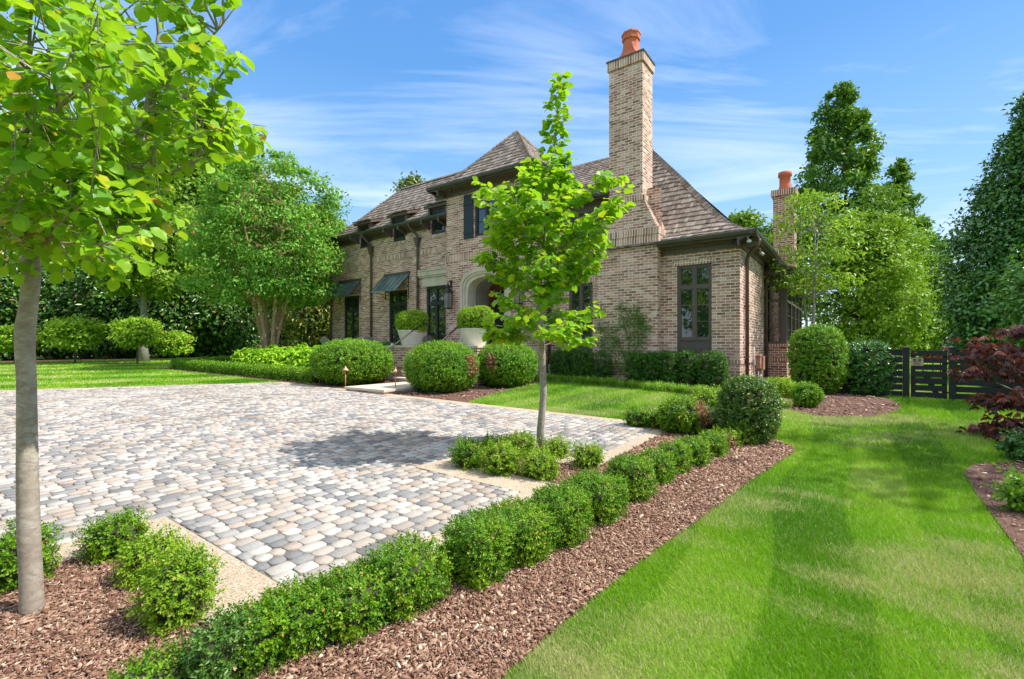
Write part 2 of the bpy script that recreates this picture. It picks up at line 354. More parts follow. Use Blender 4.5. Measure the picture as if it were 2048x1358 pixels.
M['vine'] = LM('vine_leaf', (.02, .07, .012), (.045, .13, .02), (.10, .22, .035), (.09, .17, .04), trans=.2, rough=.35)

# ------------------------------------------------------------------ leaves
def nrm(v): return v/np.maximum(np.linalg.norm(v, axis=-1, keepdims=True), 1e-9)
def rndu(n): return nrm(RNG.normal(size=(n, 3)))
def leaves(P, D, N, L, Wd, kind='rhomb', fold=.12, droop=.1):
    n = len(P); D = nrm(D); S = nrm(np.cross(D, N)); N = np.cross(S, D)
    L = np.broadcast_to(L, (n,))[:, None]; Wd = np.broadcast_to(Wd, (n,))[:, None]
    if kind == 'rhomb':
        v = np.stack([P, P+D*L*.5+S*Wd*.5+N*L*fold, P+D*L-N*L*droop, P+D*L*.5-S*Wd*.5+N*L*fold], 1)
        t = np.array([[0, 2, 1], [0, 3, 2]])
    elif kind == 'hex':
        v = np.stack([P, P+D*L*.3+S*Wd*.5+N*L*fold, P+D*L*.72+S*Wd*.42+N*L*fold*.8, P+D*L-N*L*droop,
                      P+D*L*.72-S*Wd*.42+N*L*fold*.8, P+D*L*.3-S*Wd*.5+N*L*fold], 1)
        t = np.array([[0, 3, 1], [1, 3, 2], [0, 5, 3], [5, 4, 3]])
    elif kind == 'blade':
        v = np.stack([P-S*Wd*.5, P+S*Wd*.5, P+D*L*.55+S*Wd*.35, P+D*L*.55-S*Wd*.35, P+D*L-N*L*droop], 1)
        t = np.array([[0, 1, 2], [0, 2, 3], [3, 2, 4]])
    else:  # ovate
        ts = [0, .10, .27, .48, .68, .86, 1.0]; ws = [0, .22, .42, .5, .44, .27, 0]
        mid = [P+D*L*a-N*L*droop*a*a*1.6 for a in ts]
        lf = [mid[i]+S*Wd*ws[i]+N*L*fold*(.6+.4*math.sin(i*2)) for i in range(1, 6)]
        rt = [mid[i]-S*Wd*ws[i]+N*L*fold*(.6-.4*math.sin(i*2.4)) for i in range(1, 6)]
        v = np.stack(mid+lf+rt, 1); t = [[0, 1, 7], [5, 6, 11], [0, 12, 1], [5, 16, 6]]
        for i in range(1, 5): t += [[6+i, i, i+1], [6+i, i+1, 7+i], [i, 11+i, i+1], [i+1, 11+i, 12+i]]
        t = np.array(t)
    k = v.shape[1]; F = (t[None]+(np.arange(n)*k)[:, None, None]).reshape(-1, 3)
    return v.reshape(-1, 3), F, k
def gnoise(P, f, seed=0):
    r = np.random.default_rng(seed); o = np.zeros(len(P))
    for i in range(5):
        k = r.normal(size=3)*f*(1+.5*i); o += np.sin(P@k+r.uniform(0, 6.28))/(1+.5*i)
    return o/2.6
def joinco(parts):
    "parts: list of (co, faces(m,k), var, mat) -> merged"
    co, fs, va, mi = [], {}, [], []; base = 0; order = []
    faces = []
    for c, f, v, m in parts:
        faces.append(f+base); base += len(c); co.append(c); va.append(np.broadcast_to(v, (len(c),))); mi.append(np.full(len(f), m))
    return np.concatenate(co), faces, np.concatenate(va), np.concatenate(mi)
def sphere_mesh(nu=18, nv=10):
    co = [(0, 0, 1)]
    for j in range(1, nv):
        for i in range(nu):
            a = math.pi*j/nv; b = 2*math.pi*i/nu; co.append((math.sin(a)*math.cos(b), math.sin(a)*math.sin(b), math.cos(a)))
    co.append((0, 0, -1)); f = []
    for j in range(nv-2):
        for i in range(nu):
            a = 1+j*nu+i; b = 1+j*nu+(i+1) % nu; f += [(a, a+nu, b), (b, a+nu, b+nu)]
    for i in range(nu): f += [(0, 1+i, 1+(i+1) % nu), (len(co)-1, 1+(nv-2)*nu+(i+1) % nu, 1+(nv-2)*nu+i)]
    return np.array(co), np.array(f)
SPH = sphere_mesh()
def superell(d, n, rx, ry, rz, lump, seed, lf):
    k = (np.abs(d)**n).sum(1)**(-1/n)
    p = d*k[:, None]*np.array([rx, ry, rz])
    return p*(1+lump*gnoise(d*2.0, lf, seed))[:, None]
def shrub_mesh(rx, ry, h, L, pal=0, n=2.4, lump=.07, lf=1.6, cover=2.4, seed=1, spiky=.5, brown=None, core=.80, upb=.35, maxl=60000, patchy=0):
    rz = h/2; area = 4*math.pi*((rx*ry)**1.6/3+(rx*rz)**1.6/3+(ry*rz)**1.6/3)**(1/1.6)*1.12
    k = 7; wd = L*.55; nl = min(maxl, int(cover*area/(L*wd*.5))); nt = max(20, nl//k)
    d = rndu(nt); d = d[d[:, 2] > -.93]; nt = len(d)
    p = superell(d, n, rx, ry, rz, lump, seed, lf)
    nn = nrm(p/np.array([rx, ry, rz])**2)
    ax = nrm(nn*1.0+np.array([0, 0, upb])+rndu(nt)*.55)
    tl = L*RNG.uniform(1.6, 3.2, nt)
    ext = RNG.uniform(0, 1, nt)**3*spiky*L*3
    base = p-ax*(tl*.75)[:, None]+ax*ext[:, None]-nn*(RNG.uniform(0, 1, nt)**2*L*1.6)[:, None]
    cv = np.clip(.42+.22*gnoise(p, 5/max(rx, .1), seed+3)+RNG.normal(0, .12, nt), 0, .9)
    bmask = np.zeros(nt)
    if brown is not None:
        bc = nrm(np.array(brown[0], float)[None])[0]; dist = np.linalg.norm(nrm(p)-bc, axis=1)+.12*gnoise(p, 9, seed+9)
        bmask = (dist < brown[1]).astype(float)
    P, Dd, Nn, Vv, Bm = [], [], [], [], []
    o1 = nrm(np.cross(ax, rndu(nt))); o2 = np.cross(ax, o1)
    for i in range(k):
        a = i*2.4+RNG.uniform(0, .8, nt); t = (i+.6)/k
        rad = o1*np.cos(a)[:, None]+o2*np.sin(a)[:, None]
        P.append(base+ax*(tl*t)[:, None]); Dd.append(nrm(rad*.95+ax*(.35+.7*t)))
        Nn.append(nrm(ax*1.0-rad*.3+rndu(nt)*.25)); Vv.append(np.clip(cv+RNG.normal(0, .13, nt)+.08*(t-.5), 0, .955)); Bm.append(bmask)
    P = np.concatenate(P); Dd = np.concatenate(Dd); Nn = np.concatenate(Nn); Vv = np.concatenate(Vv); Bm = np.concatenate(Bm)
    odd = RNG.uniform(0, 1, len(P)) < .02+patchy*np.clip(gnoise(P, 8, seed+5), 0, 1); Vv[odd] = .99
    zz = P[:, 2]+rz; keep = zz > .012; P, Dd, Nn, Vv, Bm = P[keep], Dd[keep], Nn[keep], Vv[keep], Bm[keep]
    P = P+np.array([0, 0, rz])
    Ls = L*RNG.uniform(.75, 1.2, len(P))
    parts = []
    for msk, mi in ((Bm < .5, 0), (Bm > .5, 2)):
        if msk.sum() == 0: continue
        co, F, kk = leaves(P[msk], Dd[msk], Nn[msk], Ls[msk], Ls[msk]*.55, 'rhomb', .08, .08)
        vv = Vv[msk] if mi == 0 else RNG.uniform(0, 1, msk.sum())
        parts.append((co, F, np.repeat(vv, kk), mi))
    if core:
        sc = superell(SPH[0], n, rx*core, ry*core, rz*core, lump, seed, lf)+np.array([0, 0, rz]); sc[:, 2] = np.maximum(sc[:, 2], .002)
        parts.append((sc, SPH[1], .5, 1))
    return joinco(parts)
def shrub(name, label, cat, loc, rx, ry, h, L, mat='box', group=None, rz=0, **kw):
    co, F, va, mi = shrub_mesh(rx, ry, h, L, **kw)
    me = fastmesh(name, co, F, va, mi)
    o = link(name, me, [M[mat], M['twig'], M['brown']]); o.location = loc; o.rotation_euler = (0, 0, rz)
    return tag(o, label, cat, group)
HROT = math.atan2(-.5872, .8094)      # turn of the house and the drive
def pshrub(name, label, cat, cx, by, wpx, ty, mat='box', group=None, depth=1.0, L=None, rz=HROT, **kw):
    "a shrub whose front foot stands at pixel (cx,by), wpx wide, top at ty"
    wpx = wpx/math.hypot(1, (cx-1024)/FPX); p = at(cx, by); r = wpx/2/FPX*p[1]; D = p[1]+r*depth*.75; r = wpx/2/FPX*D
    x = (cx-1024)/FPX*D; z = gz(x, D); h = (690-ty)/FPX*D+ZO-z
    if L is None: L = max(.016, .0052*D)
    return shrub(name, label, cat, (x, D, z-.01), r, r*depth, h, L, mat, group, rz, **kw)

# ------------------------------------------------------------------ the ground
SB = [-260, -120, -60, -40, -22]+list(range(-20, 26, 3))+[26, 45, 70, 120, 260]; WB = [-260, -120, -60, -22]+[-18, -14, -10, -6, -2, 2, 6]+[15, 30, 60, 120, 260]
gm = MB(); vs = []; 
for s in SB:
    for w in WB:
        x, y = xy(s, w); vs.append((x, y, float(grel(s, w))+ZO-.012))
nW = len(WB); fs = [(i*nW+j, i*nW+j+1, (i+1)*nW+j+1, (i+1)*nW+j) for i in range(len(SB)-1) for j in range(nW-1)]
gm.add(vs, fs); tag(gm.build('ground', M['lawn']), kind='structure')
def sheet(name, poly_sw, dz, mat, thick=.03, kind='structure'):
    b = MB(); n = len(poly_sw)
    top = [(*xy(s, w), float(grel(s, w))+ZO+dz) for s, w in poly_sw]; bot = [(x, y, z-thick) for x, y, z in top]
    b.add(top+bot, [list(range(n)), list(range(n, 2*n))[::-1]]+[(i, n+i, n+(i+1) % n, (i+1) % n) for i in range(n)])
    o = b.build(name, mat); me = o.data
    import bmesh
    bm = bmesh.new(); bm.from_mesh(me); bmesh.ops.triangulate(bm, faces=bm.faces); bmesh.ops.recalc_face_normals(bm, faces=bm.faces); bm.to_mesh(me); bm.free()
    return tag(o, kind=kind)
def swpx(*pts): return [tuple(float(q) for q in tosw(*at(a, b)[:2])) for a, b in pts]
# driveway: sand bed, concrete border, pavers
PAV = [(0, -10.57), (1.75, -10.57), (1.75, -14.5), (12.9, -14.5), (13.2, -10), (9.95, -5.48), (-.0, -5.48), (0, -7.5), (1.22, -7.5), (1.22, -8.74), (0, -8.74)]
sheet('driveway', PAV, .015, M['sand'])
BORD = []
def strip(name, poly): BORD.append(sheet(name, poly, .022, M['aggregate'], .05))
strip('driveway_border', [(0, -10.57), (1.75, -10.57), (1.75, -14.5), (1.40, -14.5), (1.40, -10.93), (-.17, -10.93), (-.17, -8.40), (.86, -8.40), (.86, -7.82), (-.17, -7.82), (-.17, -5.30), (9.98, -5.30), (13.4, -9.9), (13.1, -14.5), (12.9, -14.5), (13.2, -10), (9.95, -5.48), (0, -5.48), (0, -7.5), (1.22, -7.5), (1.22, -8.74), (0, -8.74)])
def inpoly(poly, s, w):
    s = np.asarray(s); w = np.asarray(w); c = np.zeros(s.shape, bool); n = len(poly)
    for i in range(n):
        (x1, y1), (x2, y2) = poly[i], poly[(i+1) % n]
        k = ((y1 > w) != (y2 > w)) & (s < (x2-x1)*(w-y1)/((y2-y1) if y2 != y1 else 1e-9)+x1); c ^= k
    return c
def pavers():
    # rows run in the w direction; stones of three lengths with chipped corners
    co, va, f8, f4 = [], [], [], []; rs = random.Random(3)
    rowh = .100
    def inside(s, w, e=.0): 
        return bool(inpoly(PAV, np.array([s]), np.array([w]))[0])
    s = .0; row = 0; n = 0
    while s < 13.3:
        w = -14.4+rs.uniform(-.1, 0)
        while w < -5.45:
            ln = rs.choice([.075, .09, .10, .115, .13, .145]) ; w1 = w+ln
            cs, cw = s+rowh/2, w+ln/2
            # lengths trimmed to the kerbs
            a0, a1 = w, w1
            ok = inside(cs, cw)
            for e in (-10.57, -8.74, -7.5, -5.48):
                if a0 < e < a1:
                    if inside(cs, e-.02) and not inside(cs, e+.02): a1 = e-.004; ok = a1-a0 > .03
                    elif inside(cs, e+.02) and not inside(cs, e-.02): a0 = e+.004; ok = a1-a0 > .03
            if ok:
                j = lambda q: rs.uniform(-q, q)
                g = .0022; x0, x1, y0, y1 = s+g, s+rowh-g, a0+g, a1-g; c = rs.uniform(.014, .027)
                c = min(c, (y1-y0)*.32); bow = rs.uniform(.001, .006)
                oct_ = [(x0+c+j(.004), y0-bow*0), (x1-c+j(.004), y0+j(.003)), (x1+j(.002), y0+c+j(.005)), (x1+j(.002), y1-c+j(.005)), (x1-c+j(.004), y1+j(.003)), (x0+c+j(.004), y1+j(.003)), (x0+j(.002), y1-c+j(.005)), (x0+j(.002), y0+c+j(.005))]
                mx, my = (x0+x1)/2, (y0+y1)/2; h = .024+rs.uniform(-.0015, .002); tx, ty = j(.007), j(.007)
                ra = j(.07); ox_, oy_ = j(.0035), j(.0035); oct_ = [(mx+(p-mx)*math.cos(ra)-(q-my)*math.sin(ra)+ox_, my+(p-mx)*math.sin(ra)+(q-my)*math.cos(ra)+oy_) for p, q in oct_]
                u = rs.random(); b = len(co)
                for ring, (k, dz) in enumerate(((1.0, -.016), (1.0, -.002), (.972, 0))):
                    for (a, q) in oct_:
                        a2, q2 = mx+(a-mx)*k, my+(q-my)*k
                        X, Y = xy(a2, q2); co.append((X, Y, float(grel(a2, q2))+ZO+h+dz+tx*(a2-mx)+ty*(q2-my))); va.append(u)
                f8.append([b+16+i for i in range(8)][::-1])
                for r in (0, 8):
                    for i in range(8): f4.append([b+r+i, b+r+8+i, b+r+8+(i+1) % 8, b+r+(i+1) % 8])
                n += 1
            w = w1
        s += rowh; row += 1
    me = fastmesh('paving_stones', np.array(co), [np.array(f8), np.array(f4)], np.array(va))
    return link('paving_stones', me, M['paver'])
pv = pavers(); tag(pv, kind='structure')
# mulch beds
BED_H = [(-.17, -10.92), (1.41, -10.92), (1.41, -14), (-1.0, -14), (-.98, -12), (-1.08, -10.4), (-1.10, -9.9), (-1.16, -9.3), (-1.27, -8.44), (-1.40, -7.35), (-1.53, -6.49), (-1.61, -5.96), (-1.56, -5.72), (-1.35, -5.50), (-1.1, -5.2), (-.9, -4.6), (-.45, -4.1), (.1, -4.35), (.42, -4.9), (.47, -5.30), (-.17, -5.30), (-.17, -7.9), (-.17, -10.9)]
BED_I = [(-.17, -8.40), (.86, -8.40), (.86, -7.82), (-.17, -7.82)]
BED_R = [(-1.26, -2.76), (-1.70, -3.28), (-2.31, -2.93), (-2.70, -1.9), (-2.75, -1.2), (-2.62, -.1), (-2.0, .25), (0, 1), (0, 3.5), (-1.6, 3.5), (0, 0), (5, 0), (5, -1.2), (2.2, -1.5), (.4, -1.95), (-.5, -2.5)]
BED_R = [(-1.26, -2.86), (-1.70, -3.28), (-2.31, -2.93), (-2.70, -1.9), (-2.78, -1.2), (-2.66, -.1), (-2.0, .22), (-1.6, 3.5), (.5, 3.5), (.5, .3), (5.4, .3), (5.4, -1.1), (4.5, -.95), (2.2, -1.45), (.4, -1.95), (-.5, -2.35)]
BED_F = [(3.62, -5.30), (4.0, -4.0), (4.35, -2.2), (4.6, -1.2), (5.4, -.9), (16.5, 0), (19.4, -1), (19.2, -5.25), (9.9, -5.25)]
BED_RR = [(-3.35, -5.2), (-3.05, -5.5), (-2.92, -5.9), (-2.90, -6.65), (-2.9, -8.2), (-3.0, -9.6), (-7, -9.6), (-7.5, -2), (-5.2, -2.2), (-4.4, -3.8)]
BED_L = [(27.6, 2.6), (27, -2.4), (29, -5), (33, -9), (38, -16), (60, -16), (60, 14), (16, 16), (18, 3)]
beds = {}
for nm, poly in (('hedge_mulch_bed', BED_H), ('island_mulch_bed', BED_I), ('side_mulch_bed', BED_R), ('front_mulch_bed', BED_F), ('right_mulch_bed', BED_RR), ('tree_line_mulch_bed', BED_L)):
    sheet(nm, poly, .006, M['mulchbase'], .02)
def scatter_poly(poly, n):
    a = np.array(poly); lo, hi = a.min(0), a.max(0); q = RNG.uniform(lo, hi, (n, 2)); return q[inpoly(poly, q[:, 0], q[:, 1])]
def chips():
    P, Lc = [], []
    for poly, dens, lim in ((BED_H, 26000, None), (BED_I, 11000, None), (BED_R, 1500, None), (BED_F, 900, None), (BED_RR, 1500, None)):
        a = np.array(poly); A_ = np.prod(a.max(0)-a.min(0)); q = scatter_poly(poly, int(dens*A_))
        x = A[0]+q[:, 0]*U[0]+q[:, 1]*V[0]; y = A[1]+q[:, 0]*U[1]+q[:, 1]*V[1]
        D = np.maximum(1.3, y); keep = RNG.uniform(0, 1, len(q)) < np.clip((2.6/D)**1.7, .05, 1)
        x, y, D, q = x[keep], y[keep], D[keep], q[keep]
        sc = np.clip(D/3.2, 1, 3.0)
        P.append(np.stack([x, y, grel(q[:, 0], q[:, 1])+ZO+.008], 1)); Lc.append(sc)
    P = np.concatenate(P); sc = np.concatenate(Lc); n = len(P)
    D = rndu(n); D[:, 2] *= .35; D = nrm(D); N = nrm(np.array([0, 0, 1])+rndu(n)*.45)
    big = RNG.uniform(0, 1, n)**4; L = (.007+.024*big+.006*RNG.uniform(0, 1, n))*sc; Wd = L*RNG.uniform(.10, .42, n)
    P[:, 2] += RNG.uniform(0, .016, n)
    S = nrm(np.cross(D, N)); L_, W_ = L[:, None], Wd[:, None]; h = np.minimum(.005*sc, Wd*.35)[:, None]
    j = lambda a: RNG.uniform(1-a, 1+a, (n, 1))
    top = [P-D*L_*.5*j(.3)-S*W_*.5*j(.5), P+D*L_*.5*j(.3)-S*W_*.5*j(.5), P+D*L_*.5*j(.3)+S*W_*.5*j(.5), P-D*L_*.5*j(.3)+S*W_*.5*j(.5)]
    N2 = np.cross(S, D); N2 *= np.sign(N2[:, 2:3]+1e-6)
    v = np.stack([t+N2*h for t in top]+[t-N2*h*.5 for t in top], 1)
    q4 = np.array([[0, 1, 2, 3], [0, 4, 5, 1], [1, 5, 6, 2], [2, 6, 7, 3], [3, 7, 4, 0]])
    F = (q4[None]+(np.arange(n)*8)[:, None, None]).reshape(-1, 4)
    var = np.clip(RNG.beta(1.6, 2.0, n)+(RNG.uniform(0, 1, n) < .05)*.4, 0, 1)
    me = fastmesh('bark_mulch', v.reshape(-1, 3), [F], np.repeat(var, 8))
    tag(link('bark_mulch', me, M['mulch']), 'loose reddish brown shredded bark mulch covering the planting beds', 'mulch', kind='stuff')
chips()
# grass
LAWN_R = [(-1.0, -14), (-.98, -12), (-1.08, -10.4), (-1.16, -9.3), (-1.27, -8.44), (-1.40, -7.35), (-1.53, -6.49), (-1.61, -5.96), (-1.56, -5.72), (-1.35, -5.50), (-1.1, -5.2), (-.9, -4.6), (-.45, -4.1), (.1, -4.35), (.42, -4.9), (.47, -5.30), (3.60, -5.30), (4.0, -4.0), (4.35, -2.2), (4.55, -1.15), (2.2, -1.45), (.4, -1.95), (-.5, -2.35), (-1.26, -2.86), (-1.70, -3.28), (-2.31, -2.93), (-2.70, -1.9), (-2.78, -1.2), (-2.66, -.1), (-2.6, .3), (-8, .3), (-7.5, -2), (-5.2, -2.2), (-4.4, -3.8), (-3.35, -5.2), (-3.05, -5.5), (-2.92, -5.9), (-2.90, -6.65), (-2.9, -8.2), (-3.0, -9.6), (-3, -14)]
LAWN_L = [(9.98, -5.28), (13.4, -9.9), (13.1, -14.5), (34, -14.5), (29, -5), (27, -2.4), (27, 2.4), (19.6, 1), (19.3, -5.25)]
LAWN_B = [(-2, .5), (-12, .5), (-12, 20), (-3, 20)]
def grass():
    N = 2500000; u = RNG.uniform(0, 1, N); D = 1.15*(34/1.15)**(u**.9); th = RNG.uniform(-.88, .88, N)
    x = D*np.tan(th); y = D; s, w = tosw(x, y)
    inr = inpoly(LAWN_R, s, w) & (D < 15); inl = inpoly(LAWN_L, s, w); inb = inpoly(LAWN_B, s, w)
    k = inr | inl | inb
    rate = np.where(D < 15, 1.0, .6); k &= RNG.uniform(0, 1, N) < rate
    x, y, s, w, D = x[k], y[k], s[k], w[k], D[k]; n = len(x); far = inl[k]
    P = np.stack([x, y, grel(s, w)+ZO-.012], 1)
    flat = np.stack([x*1.0, y, y*0], 1)
    lean = gnoise(flat, 2.2, 41)[:, None]*np.array([[.7, .35, 0]])+np.stack([gnoise(flat, 3.1, 42)*.5, gnoise(flat, 2.7, 43)*.5, 0*x], 1)
    D3 = nrm(np.array([0, 0, 1])+rndu(n)*.62+lean*.55); sc = np.clip(D/3.0, 1, 7)
    L = RNG.uniform(.024, .048, n)*np.clip(sc**.45, 1, 1.7); Wd = .0023*sc*RNG.uniform(.7, 1.3, n)
    N3 = rndu(n); N3[:, 2] += .2
    patch = gnoise(flat, 1.6, 44); dry = gnoise(flat, 1.5, 45)+.5*gnoise(flat, 5, 46)
    var = .38+.30*patch+.13*np.sign(np.sin(s*7.4+gnoise(flat, .8, 47)))+RNG.normal(0, .12, n)
    dryp = np.clip(.22+dry*1.3, .06, .85)*np.where(D < 8, 1.0, .35)
    var = np.where(RNG.uniform(0, 1, n) < dryp, RNG.uniform(.8, 1, n), var)
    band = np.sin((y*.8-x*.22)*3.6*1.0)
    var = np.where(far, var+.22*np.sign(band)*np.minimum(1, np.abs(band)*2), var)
    co, F, kk = leaves(P, D3, N3, L, Wd, 'blade', 0, .25)
    me = fastmesh('lawn_grass', co, [F], np.repeat(np.clip(var, 0, 1), kk))
    tag(link('lawn_grass', me, M['grass']), 'short mown green lawn grass with straw coloured patches', 'grass', kind='stuff')
grass()

# ------------------------------------------------------------------ the house: local x = -s (right along the front), y = w (inwards), z from lens height
house = empty('brick_house', (A[0], A[1], ZO), HROT, label='two storey brick house with steep cedar shake roofs, entrance tower and tall chimney', cat='house')
def hb(mb, name, mat, parent=None, bevel=0): return mb.build(name, mat, parent or house, bevel)
def hbs(mb, name, mat, parent=None):
    "every 8-cornered block of mb becomes a part of its own"
    for i in range(0, len(mb.v), 8): m_ = MB(); m_.hexa(mb.v[i:i+8]); m_.build(name, mat, parent or house)
def wallgrid(mb, s0, s1, z0, z1, w, holes, reveal=.11, m=0, horiz=True):
    "front faces (normal -y) of a wall with rectangular holes and their reveals"
    xs = sorted({s0, s1, *[h[0] for h in holes], *[h[1] for h in holes]}); zs = sorted({z0, z1, *[h[2] for h in holes], *[h[3] for h in holes]})
    for i in range(len(xs)-1):
        for j in range(len(zs)-1):
            a, b, c, d = xs[i], xs[i+1], zs[j], zs[j+1]
            if any(h[0]-1e-6 <= a and b <= h[1]+1e-6 and h[2]-1e-6 <= c and d <= h[3]+1e-6 for h in holes): continue
            mb.add([(-a, w, c), (-b, w, c), (-b, w, d), (-a, w, d)], [(0, 3, 2, 1)] if False else [(0, 1, 2, 3)][::1], m)
    for h in holes:
        a, b, c, d = h[:4]; r = w+reveal
        mb.add([(-a, w, c), (-a, r, c), (-a, r, d), (-a, w, d)], [(0, 1, 2, 3)], m); mb.add([(-b, w, c), (-b, r, c), (-b, r, d), (-b, w, d)], [(3, 2, 1, 0)], m)
        mb.add([(-a, w, d), (-b, w, d), (-b, r, d), (-a, r, d)], [(0, 1, 2, 3)], m); mb.add([(-a, w, c), (-b, w, c), (-b, r, c), (-a, r, c)], [(3, 2, 1, 0)], m)
def sbox(mb, s0, s1, w0, w1, z0, z1, m=0, var=0.0): return mb.box(-max(s0, s1), -min(s0, s1), min(w0, w1), max(w0, w1), z0, z1, m, var)
Z0 = -1.35
# wing wall
WIN_UP = [(9.25, 9.95), (11.28, 11.96), (13.38, 13.98)]
wg = MB(); wallgrid(wg, 8.29, 15.95, Z0, 4.42, 0, [(a, b, 3.86, 4.42) for a, b in WIN_UP]+[(14.04, 15.05, -.15, 2.0), (11.18, 12.2, -.15, 2.05), (9.24, 10.18, -.15, 2.06)])
wg.add([(-15.95, 0, Z0), (-15.95, 4.2, Z0), (-15.95, 4.2, 4.4), (-15.95, 0, 4.4)], [(0, 1, 2, 3)])
wg.add([(-15.95, 4.2, Z0), (-8.2, 4.2, Z0), (-8.2, 4.2, 4.4), (-15.95, 4.2, 4.4)], [(0, 1, 2, 3)])
hb(wg, 'wall', M['brick'])
sd = MB(); sbox(sd, 8.3, 10.48, -.018, .01, 3.22, 3.40); sbox(sd, 10.64, 13.11, -.018, .01, 3.22, 3.40); sbox(sd, 13.27, 15.95, -.018, .01, 3.22, 3.40)
for a, b in WIN_UP: sbox(sd, a-.07, b+.07, -.03, .10, 3.76, 3.86)
hbs(sd, 'brick_band', M['soldier'])
# tower
tw = MB(); SH0, SH1 = 5.865, 7.55
wallgrid(tw, 5.11, 8.29, Z0, 4.76, -.95, [(6.28, 7.13, 3.26, 4.5), (5.75, 7.71, -.30, 2.36)], .14)
for sx in (5.11, 8.29):
    w1 = 2.2
    tw.add([(-sx, -.95, Z0), (-sx, w1, Z0), (-sx, w1, 4.76), (-sx, -.95, 4.76)], [(0, 1, 2, 3)] if sx < 6 else [(3, 2, 1, 0)])
# spandrels between the square opening and the curved stone arch
def archpts(hw, zs, zt, n=9, sh=.62):
    "half width hw, springing zs, top zt: flattened arch, right to left"
    pts = []
    for i in range(2*n+1):
        a = math.pi*i/(2*n); cx_, sz = math.cos(a), math.sin(a)
        pts.append((hw*math.copysign(abs(cx_)**.85, cx_), zs+(zt-zs)*abs(sz)**.62))
    return pts
SC0 = 6.73; OUT = archpts(.975, 1.62, 2.30); INN = archpts(.73, 1.50, 2.05)
for side in (1, -1):
    pts = [p for p in OUT if p[0]*side >= -1e-6]
    if side < 0: pts = pts[::-1]
    poly = [(SC0+p[0]*1.0, p[1]) for p in pts]
    poly = [(SC0+side*.98, 1.62)]+[(q if side > 0 else q) for q in poly]+[(SC0, 2.36), (SC0+side*.98, 2.36)]
    tw.add([(-a, -.95, z) for a, z in poly], [list(range(len(poly))) if side > 0 else list(range(len(poly)))[::-1]])
hb(tw, 'wall', M['brick'])
sd = MB(); sbox(sd, 5.10, 8.31, -.972, -.94, 2.60, 2.80); sbox(sd, 5.09, 5.12, -.95, 1.5, 2.60, 2.80); sbox(sd, 5.09, 8.31, -.985, -.94, -.44, -.34); sbox(sd, 5.08, 5.12, -.95, 0, -.44, -.34)
hbs(sd, 'brick_band', M['soldier']); sd = MB()
# segmental arch of bricks over the tower window
for i in range(13):
    a = math.radians(50+80*i/12); r = .80; cx0 = 6.705
    for_ = [(cx0+math.cos(a-.055)*(r), 3.83+math.sin(a-.055)*r), (cx0+math.cos(a+.055)*r, 3.83+math.sin(a+.055)*r), (cx0+math.cos(a+.055)*(r+.17), 3.83+math.sin(a+.055)*(r+.17)), (cx0+math.cos(a-.055)*(r+.17), 3.83+math.sin(a-.055)*(r+.17))]
    sd.add([(-p, -.965, z-.02) for p, z in for_]+[(-p, -.945, z-.02) for p, z in for_], [(0, 1, 2, 3), (0, 4, 5, 1), (1, 5, 6, 2), (2, 6, 7, 3), (3, 7, 4, 0)])
hb(sd, 'window_arch', M['soldier'])
# stone arch surround, three steps into the opening
ar = MB()
def archring(o, i, w0, w1, zb=-.30):
    po = [(o[0][0], zb)]+o+[(o[-1][0], zb)]; pi_ = [(i[0][0], zb)]+i+[(i[-1][0], zb)]; n = len(po)
    f = [(-(SC0+a), w0, z) for a, z in po]+[(-(SC0+a), w0, z) for a, z in pi_]+[(-(SC0+a), w1, z) for a, z in po]+[(-(SC0+a), w1, z) for a, z in pi_]
    fc = []
    for k in range(n-1): fc += [(k, k+1, n+k+1, n+k), (n+k, n+k+1, 3*n+k+1, 3*n+k), (2*n+k, 2*n+k+1, k+1, k)]
    ar.add(f, fc)
archring(archpts(.972, 1.62, 2.30), archpts(.87, 1.60, 2.20), -.995, -.90)
archring(archpts(.872, 1.60, 2.20), archpts(.80, 1.56, 2.13), -.965, -.70)
archring(archpts(.802, 1.56, 2.13), archpts(.70, 1.50, 2.03), -.93, -.55)
hb(ar, 'door_surround', M['stone'])
pp = MB(); archring_o = archpts(.72, 1.51, 2.05); ar2 = archpts(.715, 1.50, 2.04); n_ = len(ar2)
pts = [(ar2[0][0], -.05)]+ar2+[(ar2[-1][0], -.05)]
pp.add([(-(SC0+a), -.56, z) for a, z in pts]+[(-(SC0+a), .18, z) for a, z in pts], [(k, k+1, len(pts)+k+1, len(pts)+k) for k in range(len(pts)-1)])
pp.add([(-(SC0+a), .18, z) for a, z in pts], [list(range(len(pts)))])
hb(pp, 'porch_wall', M['plaster'])
# double front door
dr = MB(); dz = .13
sbox(dr, SC0-.62, SC0+.62, dz-.03, dz+.05, -.05, .0); 
for a, b in ((SC0-.66, SC0-.56), (SC0+.56, SC0+.66)): sbox(dr, a, b, dz-.05, dz+.05, -.05, 1.95)
sbox(dr, SC0-.56, SC0+.56, dz-.05, dz+.05, 1.83, 1.95)
for c in (SC0-.28, SC0+.28):
    for a, b in ((c-.275, c-.19), (c+.19, c+.275)): sbox(dr, a, b, dz-.02, dz+.03, 0, 1.83)
    sbox(dr, c-.19, c+.19, dz-.018, dz+.03, 0, .42); sbox(dr, c-.14, c+.14, dz-.03, dz-.018, .08, .34); sbox(dr, c-.19, c+.19, dz-.02, dz+.03, 1.72, 1.83)
    for z in (.86, 1.30): sbox(dr, c-.19, c+.19, dz-.015, dz+.02, z-.012, z+.012)
door = hb(dr, 'door', M['wood'])
gl = MB()
for c in (SC0-.28, SC0+.28): sbox(gl, c-.19, c+.19, dz-.004, dz+.01, .42, 1.72)
gl.build('door_glass', M['glass'], door)
